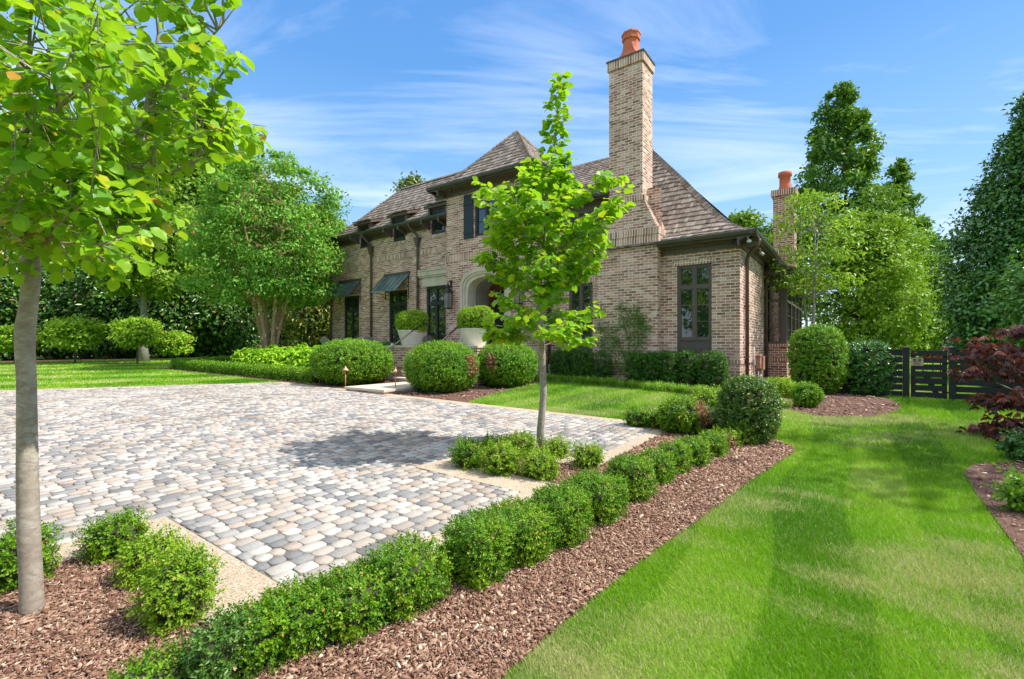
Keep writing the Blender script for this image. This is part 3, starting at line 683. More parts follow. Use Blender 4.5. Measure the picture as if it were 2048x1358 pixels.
for c in (SC0-.05, SC0+.05):
    hd = MB(); hd.tube([(-c, dz-.02, .72), (-c, dz-.07, .76), (-c, dz-.07, 1.02), (-c, dz-.02, 1.06)], .011, 6); sbox(hd, c-.025, c+.025, dz-.028, dz-.018, .66, 1.12); hd.build('door_handle', M['iron'], door)
# middle and right block wall
mw = MB()
wallgrid(mw, 0, 1.80, Z0, 2.46, 0, [(.61, 1.42, -.20, 1.94)])
wallgrid(mw, 3.42, 5.11, Z0, 4.0, 0, [(3.70, 4.44, -.20, 1.72), (3.62, 4.42, 2.85, 3.66)])
wallgrid(mw, 1.8, 3.42, Z0, 4.0, .02, [])
mw.add([(0, 0, Z0), (0, 3.6, Z0), (0, 3.6, 2.46), (0, 0, 2.46)], [(0, 1, 2, 3)])
mw.add([(0, 3.6, Z0), (0, 6.6, Z0), (0, 6.6, 2.46), (0, 3.6, 2.46)], [(0, 1, 2, 3)])
mw.add([(0, 6.6, Z0), (-8.2, 6.6, Z0), (-8.2, 6.6, 2.46), (0, 6.6, 2.46)], [(0, 1, 2, 3)])
hb(mw, 'wall', M['brick'])
sd = MB(); sbox(sd, -.018, 1.8, -.018, .01, -.44, -.34); sbox(sd, -.018, .01, .0, 3.6, -.44, -.34); sbox(sd, 3.42, 5.11, -.018, .01, -.44, -.34)
sbox(sd, .52, 1.51, -.012, .01, 1.94, 2.07); sbox(sd, 3.60, 4.54, -.012, .01, 1.72, 1.86); sbox(sd, .58, 1.45, -.02, .05, -.28, -.20)
hbs(sd, 'brick_band', M['soldier'])
# windows
def window(s0, s1, z0, z1, w, mat, cols=2, transom=None, rows=3, panel=None, fw=.055, depth=.06, parent=None):
    f = MB(); y0, y1 = w+.035, w+.035+depth
    zb = z0 if panel is None else panel
    for a, b in ((s0, s0+fw), (s1-fw, s1)): sbox(f, a, b, y0, y1, z0, z1)
    sbox(f, s0+fw, s1-fw, y0, y1, z1-fw, z1); sbox(f, s0+fw, s1-fw, y0-.01, y1, zb, zb+fw)
    if panel is not None:
        sbox(f, s0+fw, s1-fw, y0+.015, y1, z0, panel-.001)
        for k in range(1, cols): c = s0+(s1-s0)*k/cols; sbox(f, c-.008, c+.008, y0+.006, y0+.02, z0, panel-.002)
    top = z1-fw
    if transom: sbox(f, s0+fw, s1-fw, y0-.008, y1, transom-.035, transom+.035)
    for k in range(1, cols): c = s0+(s1-s0)*k/cols; sbox(f, c-.032, c+.032, y0-.004, y1, zb+fw, top)
    # sash rails and muntins
    cw = (s1-s0-2*fw)/cols
    for k in range(cols):
        a = s0+fw+cw*k+(.032 if k else 0); b = s0+fw+cw*(k+1)-(.032 if k < cols-1 else 0)
        for c, d in (((zb+fw, (transom-.035) if transom else top)), ((transom+.035, top) if transom else (0, 0))):
            if d <= c: continue
            r = .028
            sbox(f, a, a+r, y0+.012, y1-.004, c, d); sbox(f, b-r, b, y0+.012, y1-.004, c, d); sbox(f, a+r, b-r, y0+.012, y1-.004, c, c+r); sbox(f, a+r, b-r, y0+.012, y1-.004, d-r, d)
            if (c, d)[0] < (transom or 99) and rows > 1 and not (transom and c > transom):
                for q in range(1, rows): z = c+(d-c)*q/rows; sbox(f, a+r, b-r, y0+.02, y1-.01, z-.009, z+.009)
    o = hb(f, 'window', mat, parent); g = MB(); sbox(g, s0+.01, s1-.01, y1-.018, y1-.008, zb+.01, z1-.01); g.build('glass', M['glass'], o); return o
window(.61, 1.42, -.20, 1.94, 0, M['frame'], 2, 1.40, 3, .11)
window(3.70, 4.44, -.20, 1.72, 0, M['frame'], 2, None, 4, .11)
window(3.62, 4.42, 2.85, 3.66, 0, M['frame'], 3, None, 1)
window(6.28, 7.13, 3.26, 4.5, -.95, M['darkframe'], 2, None, 3)
for a, b in WIN_UP: window(a, b, 3.86, 4.74, -.03 if False else 0, M['darkframe'], 1, None, 2, fw=.09)
window(14.04, 15.05, -.15, 2.0, 0, M['darkframe'], 2, 1.40, 3)
window(11.18, 12.2, -.15, 2.05, 0, M['darkframe'], 2, 1.52, 3)
window(9.24, 10.18, -.15, 2.06, 0, M['darkframe'], 2, 1.46, 3)
# shutters
for a, b in ((SH0, 6.24), (7.17, SH1)):
    s_ = MB(); n = 5; zt = 4.56
    for i in range(n):
        c0 = a+(b-a)*i/n; c1 = a+(b-a)*(i+1)/n-.006; sbox(s_, c0, c1, -.985, -.955, 3.22, zt)
    for z in (3.42, 4.3): sbox(s_, a+.005, b-.01, -1.0, -.985, z-.05, z+.05)
    hb(s_, 'shutter', M['shutter'])
# stone lintel in the wing
ln = MB(); sbox(ln, 8.30, 10.36, -.03, .02, 2.061, 2.38); sbox(ln, 8.30, 10.50, -.07, .02, 2.38, 2.44); sbox(ln, 8.30, 10.54, -.10, .02, 2.44, 2.60); sbox(ln, 8.30, 10.52, -.12, .02, 2.60, 2.66)
hb(ln, 'stone_lintel', M['stone'], bevel=.012)

# chimney
ch = MB()
def cblock(mb, s0, s1, w0, w1, z0, z1, m=0): sbox(mb, s0, s1, w0, w1, z0, z1, m)
cblock(ch, 1.80, 3.42, -.30, .02, Z0, 2.54)
nst = 11
for i in range(nst):   # stepped shoulders
    k = i/nst; cblock(ch, 1.82+.33*k, 3.40-.29*k, -.30, .42, 2.91+.72*i/nst, 2.91+.72*(i+1)/nst)
cblock(ch, 2.18, 3.08, -.30, .42, 3.63, 7.12)
chim = hb(ch, 'chimney', M['brick'])
b_ = MB(); cblock(b_, 1.77, 3.45, -.33, .10, 2.54, 2.74); cblock(b_, 1.76, 3.46, -.35, .30, 2.741, 2.91); cblock(b_, 2.11, 3.13, -.33, .45, 3.63, 3.76); cblock(b_, 1.79, 3.43, -.318, .0, -.44, -.34)
cblock(b_, 2.14, 3.12, -.34, .46, 7.13, 7.34); hbs(b_, 'brick_band', M['soldier'], chim)
b_ = MB(); cblock(b_, 2.12, 3.14, -.36, .48, 7.341, 7.385); b_.build('chimney_cap', M['bronze'], chim, .005)
def sq8(h, r8, k, z):
    "ring of 8 points from square (k=0) to octagon (k=1)"
    pts = []
    for i in range(8):
        a = math.pi/8+i*math.pi/4
        ox, oy = r8*math.cos(a), r8*math.sin(a); m_ = max(abs(math.cos(a)), abs(math.sin(a)))
        sx, sy = h*math.copysign(1, math.cos(a)), h*math.copysign(1, math.sin(a))
        if k < 1: sx, sy = h*math.copysign(1, math.cos(a)) if abs(math.cos(a)) > .5 else h*math.copysign(.96, math.cos(a)), h*math.copysign(1, math.sin(a)) if abs(math.sin(a)) > .5 else h*math.copysign(.96, math.sin(a))
        pts.append((sx*(1-k)+ox*k, sy*(1-k)+oy*k, z))
    return pts
pt = MB(); pc = Vector((-2.62, .06, 7.385))
rings = [sq8(.25, .2, 0, 0), sq8(.25, .2, 0, .10), sq8(.225, .21, .25, .18), sq8(.20, .205, .6, .30), sq8(.2, .20, .9, .44), sq8(.2, .205, 1, .56), sq8(.2, .235, 1, .565), sq8(.2, .24, 1, .70), sq8(.2, .255, 1, .705), sq8(.2, .25, 1, .745), sq8(.2, .17, 1, .745), sq8(.2, .16, 1, .5)]
pt.loft([[tuple(pc+Vector(p)) for p in r] for r in rings], 0); pt.build('chimney_pot', M['terracotta'], chim)
fl = MB(); fl.hexa([(-1.83, .35, 2.60), (-1.75, .35, 2.6), (-1.75, .36, 2.70), (-1.83, .36, 2.7), (-2.14, .38, 3.55), (-2.06, .38, 3.5), (-2.06, .45, 3.6), (-2.14, .45, 3.65)]); fl.build('flashing', M['lead'], chim)
# rear chimney
rc = MB(); cblock(rc, -.50, .12, 6.36, 7.1, Z0, 5.02); rch = hb(rc, 'chimney', M['redbrick'])
b_ = MB(); cblock(b_, -.54, .16, 6.32, 7.14, 3.02, 3.22); cblock(b_, -.56, .18, 6.30, 7.16, 5.02, 5.22); hbs(b_, 'brick_band', M['redsoldier'], rch)
b_ = MB(); b_.lathe([(.2, 0), (.2, .1), (.17, .2), (.165, .5), (.21, .52), (.21, .66), (.15, .66), (.14, .5)], 16, (.19, 6.73, 5.22)); b_.build('chimney_pot', M['terracotta'], rch)

# ---- roofs of cedar shakes
def profz(P, t):
    for (t0, z0), (t1, z1) in zip(P, P[1:]):
        if t <= t1 or (t1, z1) == P[-1]: return z0+(z1-z0)*(t-t0)/(t1-t0)
def roofplane(o, a, b, P, lo, hi, name='roof_shakes', excl=(), seed=0):
    """o: eave origin (x,y); a: unit along; b: unit inward; P: profile (run,z); lo/hi(run): extent along a"""
    rs = random.Random(seed); d = MB(); k = MB(); o = Vector(o); a = Vector(a); b = Vector(b)
    def pt(u, t, dz=0): q = o+a*u+b*t; return (q.x, q.y, profz(P, t)+dz)
    # deck
    brk = sorted({e for x in excl for e in x[:2]})
    ts = [p[0] for p in P]; ts = sorted({*ts, *[x[3] for x in excl if x[3] < ts[-1]]})
    for t0, t1 in zip(ts, ts[1:]):
        us = [-99]+brk+[99]
        for u0, u1 in zip(us, us[1:]):
            if any(x[0] <= u0 and u1 <= x[1] and x[2] <= t0 and t1 <= x[3] for x in excl): continue
            q = [max(u0, lo(t0)), min(u1, hi(t0)), min(u1, hi(t1)), max(u0, lo(t1))]
            if q[1] < q[0] and q[2] < q[3]: continue
            q[1] = max(q[1], q[0]); q[2] = max(q[2], q[3])
            d.add([pt(q[0], t0, -.03), pt(q[1], t0, -.03), pt(q[2], t1, -.03), pt(q[3], t1, -.03)], [(0, 1, 2, 3)])
    # courses at equal slope length
    L = [0]; 
    for (t0, z0), (t1, z1) in zip(P, P[1:]): L.append(L[-1]+math.hypot(t1-t0, z1-z0))
    def run(l):
        for i in range(len(P)-1):
            if l <= L[i+1] or i == len(P)-2: return P[i][0]+(P[i+1][0]-P[i][0])*(l-L[i])/(L[i+1]-L[i])
    l = -.02; ex = .215
    while l < L[-1]-.04:
        t0 = max(run(max(l, 0)), 0)-(.03 if l < 0 else 0); t1 = run(min(l+ex*1.12, L[-1])); 
        tl = max(t0, 0); u = lo(tl)-.01
        while u < hi(tl):
            wd = rs.uniform(.06, .15); u1 = min(u+wd, hi(tl)+.01); cu = (u+u1)/2
            if not any(x[0] < cu < x[1] and x[2] <= tl < x[3] for x in excl) and u1-u > .012:
                j = rs.uniform(-.010, .010); v = min(.999, max(.001, rs.betavariate(2.2, 2.4))); th = rs.uniform(.032, .046)
                ue0 = min(max(u, lo(t1)-.02), hi(t1)+.02); ue1 = max(min(u1, hi(t1)+.02), lo(t1)-.02)
                g = .003
                q0, q1 = pt(u+g, t0+j), pt(u1-g, t0+j)
                zt = .004
                top0, top1 = (q0[0], q0[1], q0[2]+th), (q1[0], q1[1], q1[2]+th)
                e0, e1 = pt(ue0+g, t1, zt), pt(max(ue1-g, ue0+g), t1, zt); b0, b1 = (q0[0], q0[1], q0[2]-.006), (q1[0], q1[1], q1[2]-.006)
                k.add([top0, top1, e1, e0, b0, b1], [(0, 1, 2, 3), (4, 5, 1, 0), (4, 0, 3), (5, 2, 1)], 0, v)
            u = u1
        l += ex
    return k, d
def merge(dst, src):
    b = len(dst.v); dst.v += src.v; dst.f += [[b+i for i in f] for f in src.f]; dst.m += src.m; dst.sm += src.sm; dst.var += src.var
def caps(mb, pts, wdt=.11, step=.16, seed=5):
    "hip and ridge caps: overlapping folded shakes along a polyline"
    rs = random.Random(seed); pts = [Vector(p) for p in pts]; acc = 0
    for p, q in zip(pts, pts[1:]):
        L = (q-p).length; d = (q-p)/L; sd_ = d.cross(Vector((0, 0, 1))).normalized(); up = sd_.cross(d)
        n = max(1, int(L/step))
        for i in range(n):
            c = p+d*(L*i/n); e = c+d*(L/n*1.15); v = rs.uniform(.1, .6); h0 = .055; h1 = .03
            vs = [c-sd_*wdt-Vector((0, 0, wdt*.55)), c+up*h0, c+sd_*wdt-Vector((0, 0, wdt*.55)), e-sd_*wdt*.95-Vector((0, 0, wdt*.6)), e+up*h1, e+sd_*wdt*.95-Vector((0, 0, wdt*.6)), c-sd_*wdt*.9-Vector((0, 0, wdt*.7)), c+sd_*wdt*.9-Vector((0, 0, wdt*.7))]
            mb.add([tuple(x) for x in vs], [(0, 1, 4, 3), (1, 2, 5, 4), (0, 6, 7, 2, 1)], 0, v)
PM = [(0, 2.50), (.30, 2.62), (.62, 2.86), (1.10, 3.36), (2.06, 4.55), (3.65, 6.40)]
PMID = [(0, 3.98), (1.5, 4.80), (3.65, 6.40)]
main = MB(); deck = MB()
def R(*a, **k):
    x, y = roofplane(*a, **k); merge(main, x); merge(deck, y)
R((.35, -.35), (-1, 0), (0, 1), PM, lambda t: t, lambda t: max(3.45, t), seed=1)                      # front, right of the chimney
R((.35, -.35), (0, 1), (-1, 0), PM, lambda t: t, lambda t: 7.3-t, seed=2)                   # right end
R((.35, -.35), (-1, 0), (0, 1), PMID, lambda t: max(3.42, t), lambda t: 7.2, seed=3)                # middle, raised
deck.add([(.35, 6.95, 2.48), (-8.5, 6.95, 2.48), (-8.5, 3.3, 6.36), (-3.3, 3.3, 6.36)], [(0, 1, 2, 3)])
deck.add([(-3.07, .3, 2.4), (-3.07, 3.05, 6.15), (-3.07, -.3, 3.96)], [(0, 1, 2)])
hipm = [(.35-t, -.35+t, z+.01) for t, z in PM]; caps(main, hipm, seed=1); caps(main, [(-3.3, 3.3, 6.41), (-8.2, 3.3, 6.41)], seed=2)
r1 = hb(main, 'roof', M['shake']); deck.build('roof_deck', M['roofdeck'], r1)
# tower roof
PT = [(0, 4.88), (.32, 5.04), (.8, 5.50), (1.99, 6.88)]
main = MB(); deck = MB()
R((-4.71, -1.35), (-1, 0), (0, 1), PT, lambda t: t, lambda t: 3.98-t, seed=4)
R((-4.71, -1.35), (0, 1), (-1, 0), PT, lambda t: t, lambda t: 3.98-t, seed=5)
R((-8.69, -1.35), (0, 1), (1, 0), PT, lambda t: t, lambda t: 3.98-t, seed=6)
for sx, sy in ((-1, 1), (1, 1), (-1, -1)):
    x0 = -4.71 if sx < 0 else -8.69; y0 = -1.35 if sy > 0 else 2.63
    caps(main, [(x0+sx*t, y0+sy*t, z+.01) for t, z in PT], seed=7)
r2 = hb(main, 'roof', M['shake']); deck.build('roof_deck', M['roofdeck'], r2)
vl = MB(); vl.add([(-4.70, 1.2, 4.92), (-4.62, 1.05, 4.90), (-6.1, 3.2, 6.36), (-6.25, 3.3, 6.42)], [(0, 1, 2, 3)]); vl.build('valley_flashing', M['lead'], r2)
# wing roof
PW = [(0, 4.36), (.40, 4.56), (1.0, 5.12), (2.5, 6.80)]
EX = [(8.05+a-8.05-.07, b+.07, -.1, .42) for a, b in WIN_UP]
main = MB(); deck = MB()
R((0, -.4), (-1, 0), (0, 1), PW, lambda t: 7.9, lambda t: 16.35-t, seed=8, excl=EX)
R((-16.35, -.4), (0, 1), (1, 0), PW, lambda t: t, lambda t: 5.0-t, seed=9)
deck.add([(-16.35, 4.6, 4.34), (-7, 4.6, 4.34), (-7, 2.1, 6.76), (-13.85, 2.1, 6.76)], [(0, 1, 2, 3)])
caps(main, [(-16.35+t, -.4+t, z+.01) for t, z in PW], seed=3); caps(main, [(-13.85, 2.1, 6.81), (-6.6, 2.1, 6.81)], seed=4)
r3 = hb(main, 'roof', M['shake']); deck.build('roof_deck', M['roofdeck'], r3)
# shed dormers over the wing windows
for a, b in WIN_UP:
    dm = MB(); c = (a+b)/2
    sbox(dm, a-.02, a-.10, -.05, 1.0, 4.30, 4.80); sbox(dm, b+.02, b+.10, -.05, 1.0, 4.30, 4.80)
    sbox(dm, a-.02, b+.02, .0, .05, 4.74, 4.82)
    dm.hexa([(-(b+.24), -.12, 4.78), (-(a-.24), -.12, 4.78), (-(a-.24), 1.05, 5.16), (-(b+.24), 1.05, 5.16), (-(b+.24), -.12, 4.88), (-(a-.24), -.12, 4.88), (-(a-.24), 1.05, 5.24), (-(b+.24), 1.05, 5.24)])
    for q in (a-.10, b+.02): dm.hexa([(-q-.08, -.43, 4.17), (-q, -.43, 4.17), (-q, .0, 4.05), (-q-.08, .0, 4.05), (-q-.08, -.43, 4.38), (-q, -.43, 4.38), (-q, .0, 4.50), (-q-.08, .0, 4.50)])
    do = hb(dm, 'dormer', M['bronze'])
    x, y = roofplane((-(a-.25), -.15), (-1, 0), (0, 1), [(0, 4.90), (1.2, 5.28)], lambda t: 0, lambda t: b-a+.5, seed=int(a)); x.build('dormer_shakes', M['shake'], do)
# eaves: soffit, crown and frieze boards, half round gutters
def eave(s0, s1, w0, z, axis='s', side=1, wallc=0, parent=None, fr=.16, gut=True, gaps=()):
    """axis 's': eave along s at w=w0, wall plane wallc; axis 'w': eave along w at s=s0..., coordinates swapped"""
    f = MB(); g = MB()
    def B(mb, a0, a1, c0, c1, z0, z1):
        if axis == 's': sbox(mb, a0, a1, c0, c1, z0, z1)
        else: sbox(mb, c0, c1, a0, a1, z0, z1)
    o = 1 if wallc > w0 else -1
    segs = [(s0, s1)]
    for ga, gb_ in gaps:
        ns = []
        for a, b in segs:
            if ga > a and gb_ < b: ns += [(a, ga), (gb_, b)]
            else: ns.append((a, b))
        segs = ns
    for a, b in segs:
        B(f, a, b, w0+o*.05, wallc+o*.01, z-.14, z-.115)
        B(f, a, b, w0+o*.045, w0+o*.075, z-.14, z-.01)
        B(f, a, b, wallc-o*.045, wallc+o*.0, z-.14-fr, z-.142)
        B(f, a, b, wallc-o*.09, wallc-o*.046, z-.19, z-.142); B(f, a, b, wallc-o*.14, wallc-o*.091, z-.165, z-.142)
    obj = hb(f, 'eave', M['bronze'], parent)
    if gut:
        prof = [(-.055, 0), (-.052, -.045), (-.03, -.085), (.0, -.10), (.045, -.10), (.045, 0), (.03, 0), (.03, -.08), (-.02, -.075), (-.04, -.04), (-.042, 0)]
        rings = []
        for a in (s0, s1):
            r = []
            for c, dz in prof:
                cc = w0+o*c
                r.append((-a, cc, z+dz-.005) if axis == 's' else (-cc, a, z+dz-.005))
            rings.append(r)
        g.loft(rings, 0, True); g.build('gutter', M['gutter'], obj)
    return obj
eave(-.40, 1.80, -.35, 2.53, 's', wallc=0)
eave(-.34, 7.0, -.35, 2.53, 'w', wallc=0)
eave(3.08, 5.11, -.35, 4.02, 's', wallc=0, fr=.24)
eave(4.66, 8.74, -1.35, 4.91, 's', wallc=-.95)
eave(-1.34, 1.2, 4.71, 4.91, 'w', wallc=5.11)
eave(-1.34, 1.5, 8.69, 4.91, 'w', wallc=8.29)
eave(8.30, 16.40, -.40, 4.39, 's', wallc=0, gaps=[(a-.02, b+.02) for a, b in WIN_UP])
eave(-.39, 4.6, 16.35, 4.39, 'w', wallc=15.95)
# downspouts
def spout(pts, head=None):
    d = MB(); d.tube(pts, .042, 8)
    z = pts[-2][2] if len(pts) > 1 else 0
    for zz in (-.3, .9, 2.1):
        if zz < pts[-2][2]-.1:
            x, y = pts[-1][0], pts[-1][1]; d.box(x-.055, x+.055, y-.05, y+.05, zz, zz+.03)
    o = hb(d, 'downspout', M['bronze'])
    if head:
        h = MB(); x, y, z = head
        R4 = lambda a, b, zz: [(x-a, y-b, zz), (x+a, y-b, zz), (x+a, y+b, zz), (x-a, y+b, zz)]
        h.loft([R4(.05, .05, z-.26), R4(.06, .055, z-.16), R4(.085, .065, z-.10), R4(.10, .075, z), R4(.125, .09, z+.01), R4(.125, .09, z+.06), R4(.11, .08, z+.06), R4(.10, .07, z+.02)]); h.build('conductor_head', M['bronze'], o)
for sx in (10.56, 13.19): spout([(-sx+.10*0-.12, -.40, 4.30), (-sx-.12, -.38, 4.20), (-sx, -.10, 3.92), (-sx, -.075, 3.80), (-sx, -.075, Z0+.3)], (-sx, -.085, 3.78))
spout([(-15.85, -.40, 4.30), (-15.85, -.12, 3.95), (-15.85, -.075, 3.8), (-15.85, -.075, Z0+.3)], (-15.85, -.085, 3.45))
spout([(.35, .30, 2.44), (.34, .32, 2.34), (.09, .50, 2.12), (.06, .52, 2.04), (.06, .52, Z0+.3)])
spout([(.06, 3.50, 2.30), (.06, 3.52, 2.1), (.06, 3.52, 1.9), (.06, 3.52, Z0+.3)])
spout([(-4.72, .1, 4.80), (-4.74, .05, 4.70), (-5.0, -.05, 4.45), (-5.03, -.08, 4.3), (-5.03, -.1, Z0+.3)])
# copper awnings over wing openings
for a, b, zt in ((13.88, 15.33, 2.60), (11.03, 12.45, 2.63)):
    w_ = MB(); n = 6; zb = zt-.68; e = -.66
    w_.hexa([(-b, e, zb-.012), (-a, e, zb-.012), (-a, -.03, zt-.03), (-b, -.03, zt-.03), (-b, e, zb+.006), (-a, e, zb+.006), (-a, -.03, zt-.01), (-b, -.03, zt-.01)])
    for i in range(n+1):
        u = a+(b-a)*i/n; w_.hexa([(-u-.008, e, zb+.006), (-u+.008, e, zb+.006), (-u+.008, -.03, zt-.01), (-u-.008, -.03, zt-.01), (-u-.008, e, zb+.032), (-u+.008, e, zb+.032), (-u+.008, -.03, zt+.018), (-u-.008, -.03, zt+.018)])
    aw = hb(w_, 'awning', M['copper'])
    q = MB(); sbox(q, a-.01, b+.01, -.06, -.002, zt-.02, zt+.07); q.build('awning_flashing', M['bronze'], aw)
    for u in (a+.06, b-.06):
        br = MB(); br.tube([(-u, e+.03, zb-.02), (-u, -.03, zb-.02), ], .012, 6); br.tube([(-u, -.02, zt-.1), (-u, -.02, zb-.22)], .012, 6)
        br.tube([(-u, e+.05, zb), (-u, -.06, zt-.08)], .012, 6)
        cc = Vector((-u, -.20, zb+.16)); br.tube([cc+Vector((0, math.cos(t)*(.14-.02*t), math.sin(t)*(.14-.02*t))) for t in np.linspace(0, 5.5, 16)], .009, 5)
        cc = Vector((-u, -.42, zb+.10)); br.tube([cc+Vector((0, math.cos(t)*(.09-.013*t), math.sin(t)*(.09-.013*t))) for t in np.linspace(0, 5.5, 14)], .009, 5)
        br.tube([(-u, -.03, zb-.2), (-u, -.12, zb-.1), (-u, -.28, zb-.02)], .009, 5); br.build('awning_bracket', M['iron'], aw)
# lanterns on the tower
for sl_ in (8.08, 5.40):
    L_ = MB(); x, y, z = -sl_, -1.11, 1.42; h = .28; r = .095
    for sx in (-1, 1):
        for sy in (-1, 1): L_.tube([(x+sx*r*.82, y+sy*r*.82, z-h), (x+sx*r, y+sy*r, z+h*.72)], .009, 4)
    R4 = lambda a, zz: [(x-a, y-a, zz), (x+a, y-a, zz), (x+a, y+a, zz), (x-a, y+a, zz)]
    L_.loft([R4(r*.86, z-h-.02), R4(r*.9, z-h), R4(r*.84, z-h+.012)]); L_.loft([R4(r*1.0, z+h*.70), R4(r*1.25, z+h*.72), R4(r*1.22, z+h*.80), R4(r*.6, z+h*1.12), R4(r*.48, z+h*1.16), R4(r*.48, z+h*1.34), R4(r*.62, z+h*1.36), R4(r*.3, z+h*1.6), R4(.012, z+h*1.7)])
    L_.tube([(x, y, z+h*1.65), (x, y, z+h*1.9), (x, y+.06, z+h*2.0), (x, -.955, z+h*1.9)], .011, 6); L_.box(x-.04, x+.04, -.972, -.952, z+h*1.3, z+h*2.1)
    L_.tube([(x, y, z-h), (x, y, z)], .012, 6)
    lo_ = hb(L_, 'wall_lantern', M['iron']); g = MB(); g.loft([R4(r*.8, z-h+.01), R4(r*.94, z+h*.70)]); g.build('lantern_glass', M['lampglass'], lo_)
# cameras, floodlights
def cam_unit(p, d, name, mat):
    m_ = MB(); p = Vector(p); d = Vector(d).normalized(); m_.tube([p, p+d*.05, p+d*.12], [.03, .035, .03], 10); m_.tube([p+Vector((0, 0, .09)), p+d*.04], .012, 6); m_.box(p.x-.03, p.x+.03, p.y-.03, p.y+.03, p.z+.085, p.z+.10); hb(m_, name, mat)
cam_unit((-.10, -.22, 2.30), (.7, -.5, -.2), 'security_camera', M['iron']); cam_unit((.20, -.24, 2.30), (.6, -.9, -.15), 'security_camera', M['white'])
cam_unit((.22, 1.25, 2.30), (1, -.1, -.9), 'floodlight', M['white']); cam_unit((-7.85, -1.18, 4.68), (.3, -1, -.5), 'floodlight', M['iron'])
# utility boxes on the end wall
ub = MB(); ub.box(.012, .12, 2.02, 2.24, -.62, -.33); ub.box(.012, .16, 2.27, 2.56, -.66, -.30); ub.hexa([(.012, 2.1, -.30), (.10, 2.1, -.30), (.10, 2.5, -.30), (.012, 2.5, -.30), (.012, 2.16, -.24), (.08, 2.16, -.24), (.08, 2.44, -.24), (.012, 2.44, -.24)])
uo = hb(ub, 'utility_box', M['pvc'], bevel=.008); cd = MB()
for y in (2.1, 2.36, 2.46): cd.tube([(.06, y, -.64), (.06, y, Z0+.2)], .02, 6)
cd.tube([(.04, 1.55, -.05), (.04, 1.55, Z0+.2)], .018, 6); cd.box(.01, .07, 1.49, 1.61, -.52, -.36); cd.build('conduit', M['pipe'], uo)
# sunroom at the end
sr = MB(); cblock(sr, -.567, .0, 3.605, 8.4, Z0, -.045); po = hb(sr, 'sunroom', M['redbrick'])
b_ = MB(); cblock(b_, -.587, -.0, 3.585, 8.4, -.044, .035); cblock(b_, -.58, 0, 3.592, 8.4, -.46, -.36); hbs(b_, 'brick_band', M['redsoldier'], po)
fr = MB()
sbox(fr, -.56, -.40, 3.62, 3.74, .035, 1.80); sbox(fr, -.06, -.005, 3.62, 3.70, .035, 1.80); sbox(fr, -.40, -.06, 3.62, 3.72, .036, .10); sbox(fr, -.40, -.06, 3.62, 3.72, 1.70, 1.80); sbox(fr, -.40, -.06, 3.63, 3.71, 1.24, 1.31)
for z in (.49, .87): sbox(fr, -.40, -.06, 3.65, 3.69, z-.01, z+.01)
bays = 4; y0, y1 = 3.74, 8.3
for i in range(bays+1):
    y = y0+(y1-y0)*i/bays; fr.box(.46, .56, y-.05, y+.05, .036, 1.80)
for i in range(bays*2):
    if i % 2: y = y0+(y1-y0)*i/(bays*2); fr.box(.485, .54, y-.022, y+.022, .036, 1.80)
for z, h in ((.06, .05), (1.27, .035), (1.75, .05)): fr.box(.47, .555, y0, y1, z-h, z+h)
for z in (.45, .86): fr.box(.50, .53, y0, y1, z-.01, z+.01)
fr.box(-.02, .60, 3.58, 8.4, 1.80, 1.92); fr.box(-.02, .70, 3.50, 8.4, 1.92, 2.02)
fr.build('window_frame', M['frame'], po)
g = MB(); sbox(g, -.41, -.05, 3.67, 3.675, .06, 1.76); g.box(.505, .515, y0, y1, .06, 1.76); g.build('glass', M['glass'], po)
x, y = roofplane((.92, 3.35), (0, 1), (-1, 0), [(0, 2.06), (1.0, 2.42)], lambda t: 0, lambda t: 5.2, seed=21); x.build('roof', M['shake'], po)
e_ = MB(); e_.box(.70, .93, 3.35, 8.5, 1.98, 2.03); e_.box(.90, .98, 3.33, 8.5, 1.99, 2.08); e_.box(.0, .95, 3.33, 3.37, 1.98, 2.10); e_.hexa([(.35, 3.33, 2.05), (.93, 3.33, 2.05), (.93, 3.37, 2.05), (.35, 3.37, 2.05), (.35, 3.33, 2.30), (.90, 3.33, 2.10), (.90, 3.37, 2.10), (.35, 3.37, 2.30)]); e_.build('gutter', M['bronze'], po)
br = MB(); br.tube([(.10, 3.30, 1.95), (.18, 3.28, 2.12), (.34, 3.26, 2.36)], .035, 6); br.build('bracket', M['bronze'], po)

# ------------------------------------------------------------------ entrance: walk, steps, piers, pots, rails
def hxyz(s, w, z): x, y = xy(s, w); return (x, y, z+ZO)
def hobj(mb, name, mat, s, w, z=0, bevel=0, parent=None, **kw):
    "mesh given in house-turned axes about the point (s,w,z)"
    o = mb.build(name, mat, None, bevel); o.location = hxyz(s, w, z); o.rotation_euler = (0, 0, HROT); return tag(o, **kw)
ent = empty('entrance_steps', hxyz(6.7, -4.0, -1.0), HROT, label='stone walk and steps rising from the paved drive to the front door', cat='steps')
def eb(mb, name, mat, bevel=0): # mb in local about (6.7,-4.0,-1.0)
    return mb.build(name, mat, ent, bevel)
wk = MB(); wk.box(-.35, .95, -1.44, .28, -.2, .02); eb(wk, 'walk_base', M['brick'])
wk = MB(); wk.box(-.38, .98, -1.47, .27, .021, .075); eb(wk, 'walk_slab', M['stone'], .008)
for i in range(5):
    st = MB(); y0 = .28+.0+.26*i; st.box(-.80, .80, y0+.02, 1.9, -.2+(.155*i if i else 0), .12+.155*i); b = eb(st, 'step_riser', M['brick'])
    st = MB(); st.box(-.83, .83, y0, y0+.30, .121+.155*i, .165+.155*i); eb(st, 'step_tread', M['stone'], .006)
pf = MB(); pf.box(-1.3, 1.3, 1.58, 3.9, -.2, .88); eb(pf, 'landing_base', M['brick'])
pf = MB(); pf.box(-1.34, 1.34, 1.56, 4.1, .881, .93); eb(pf, 'landing_slab', M['stone'])
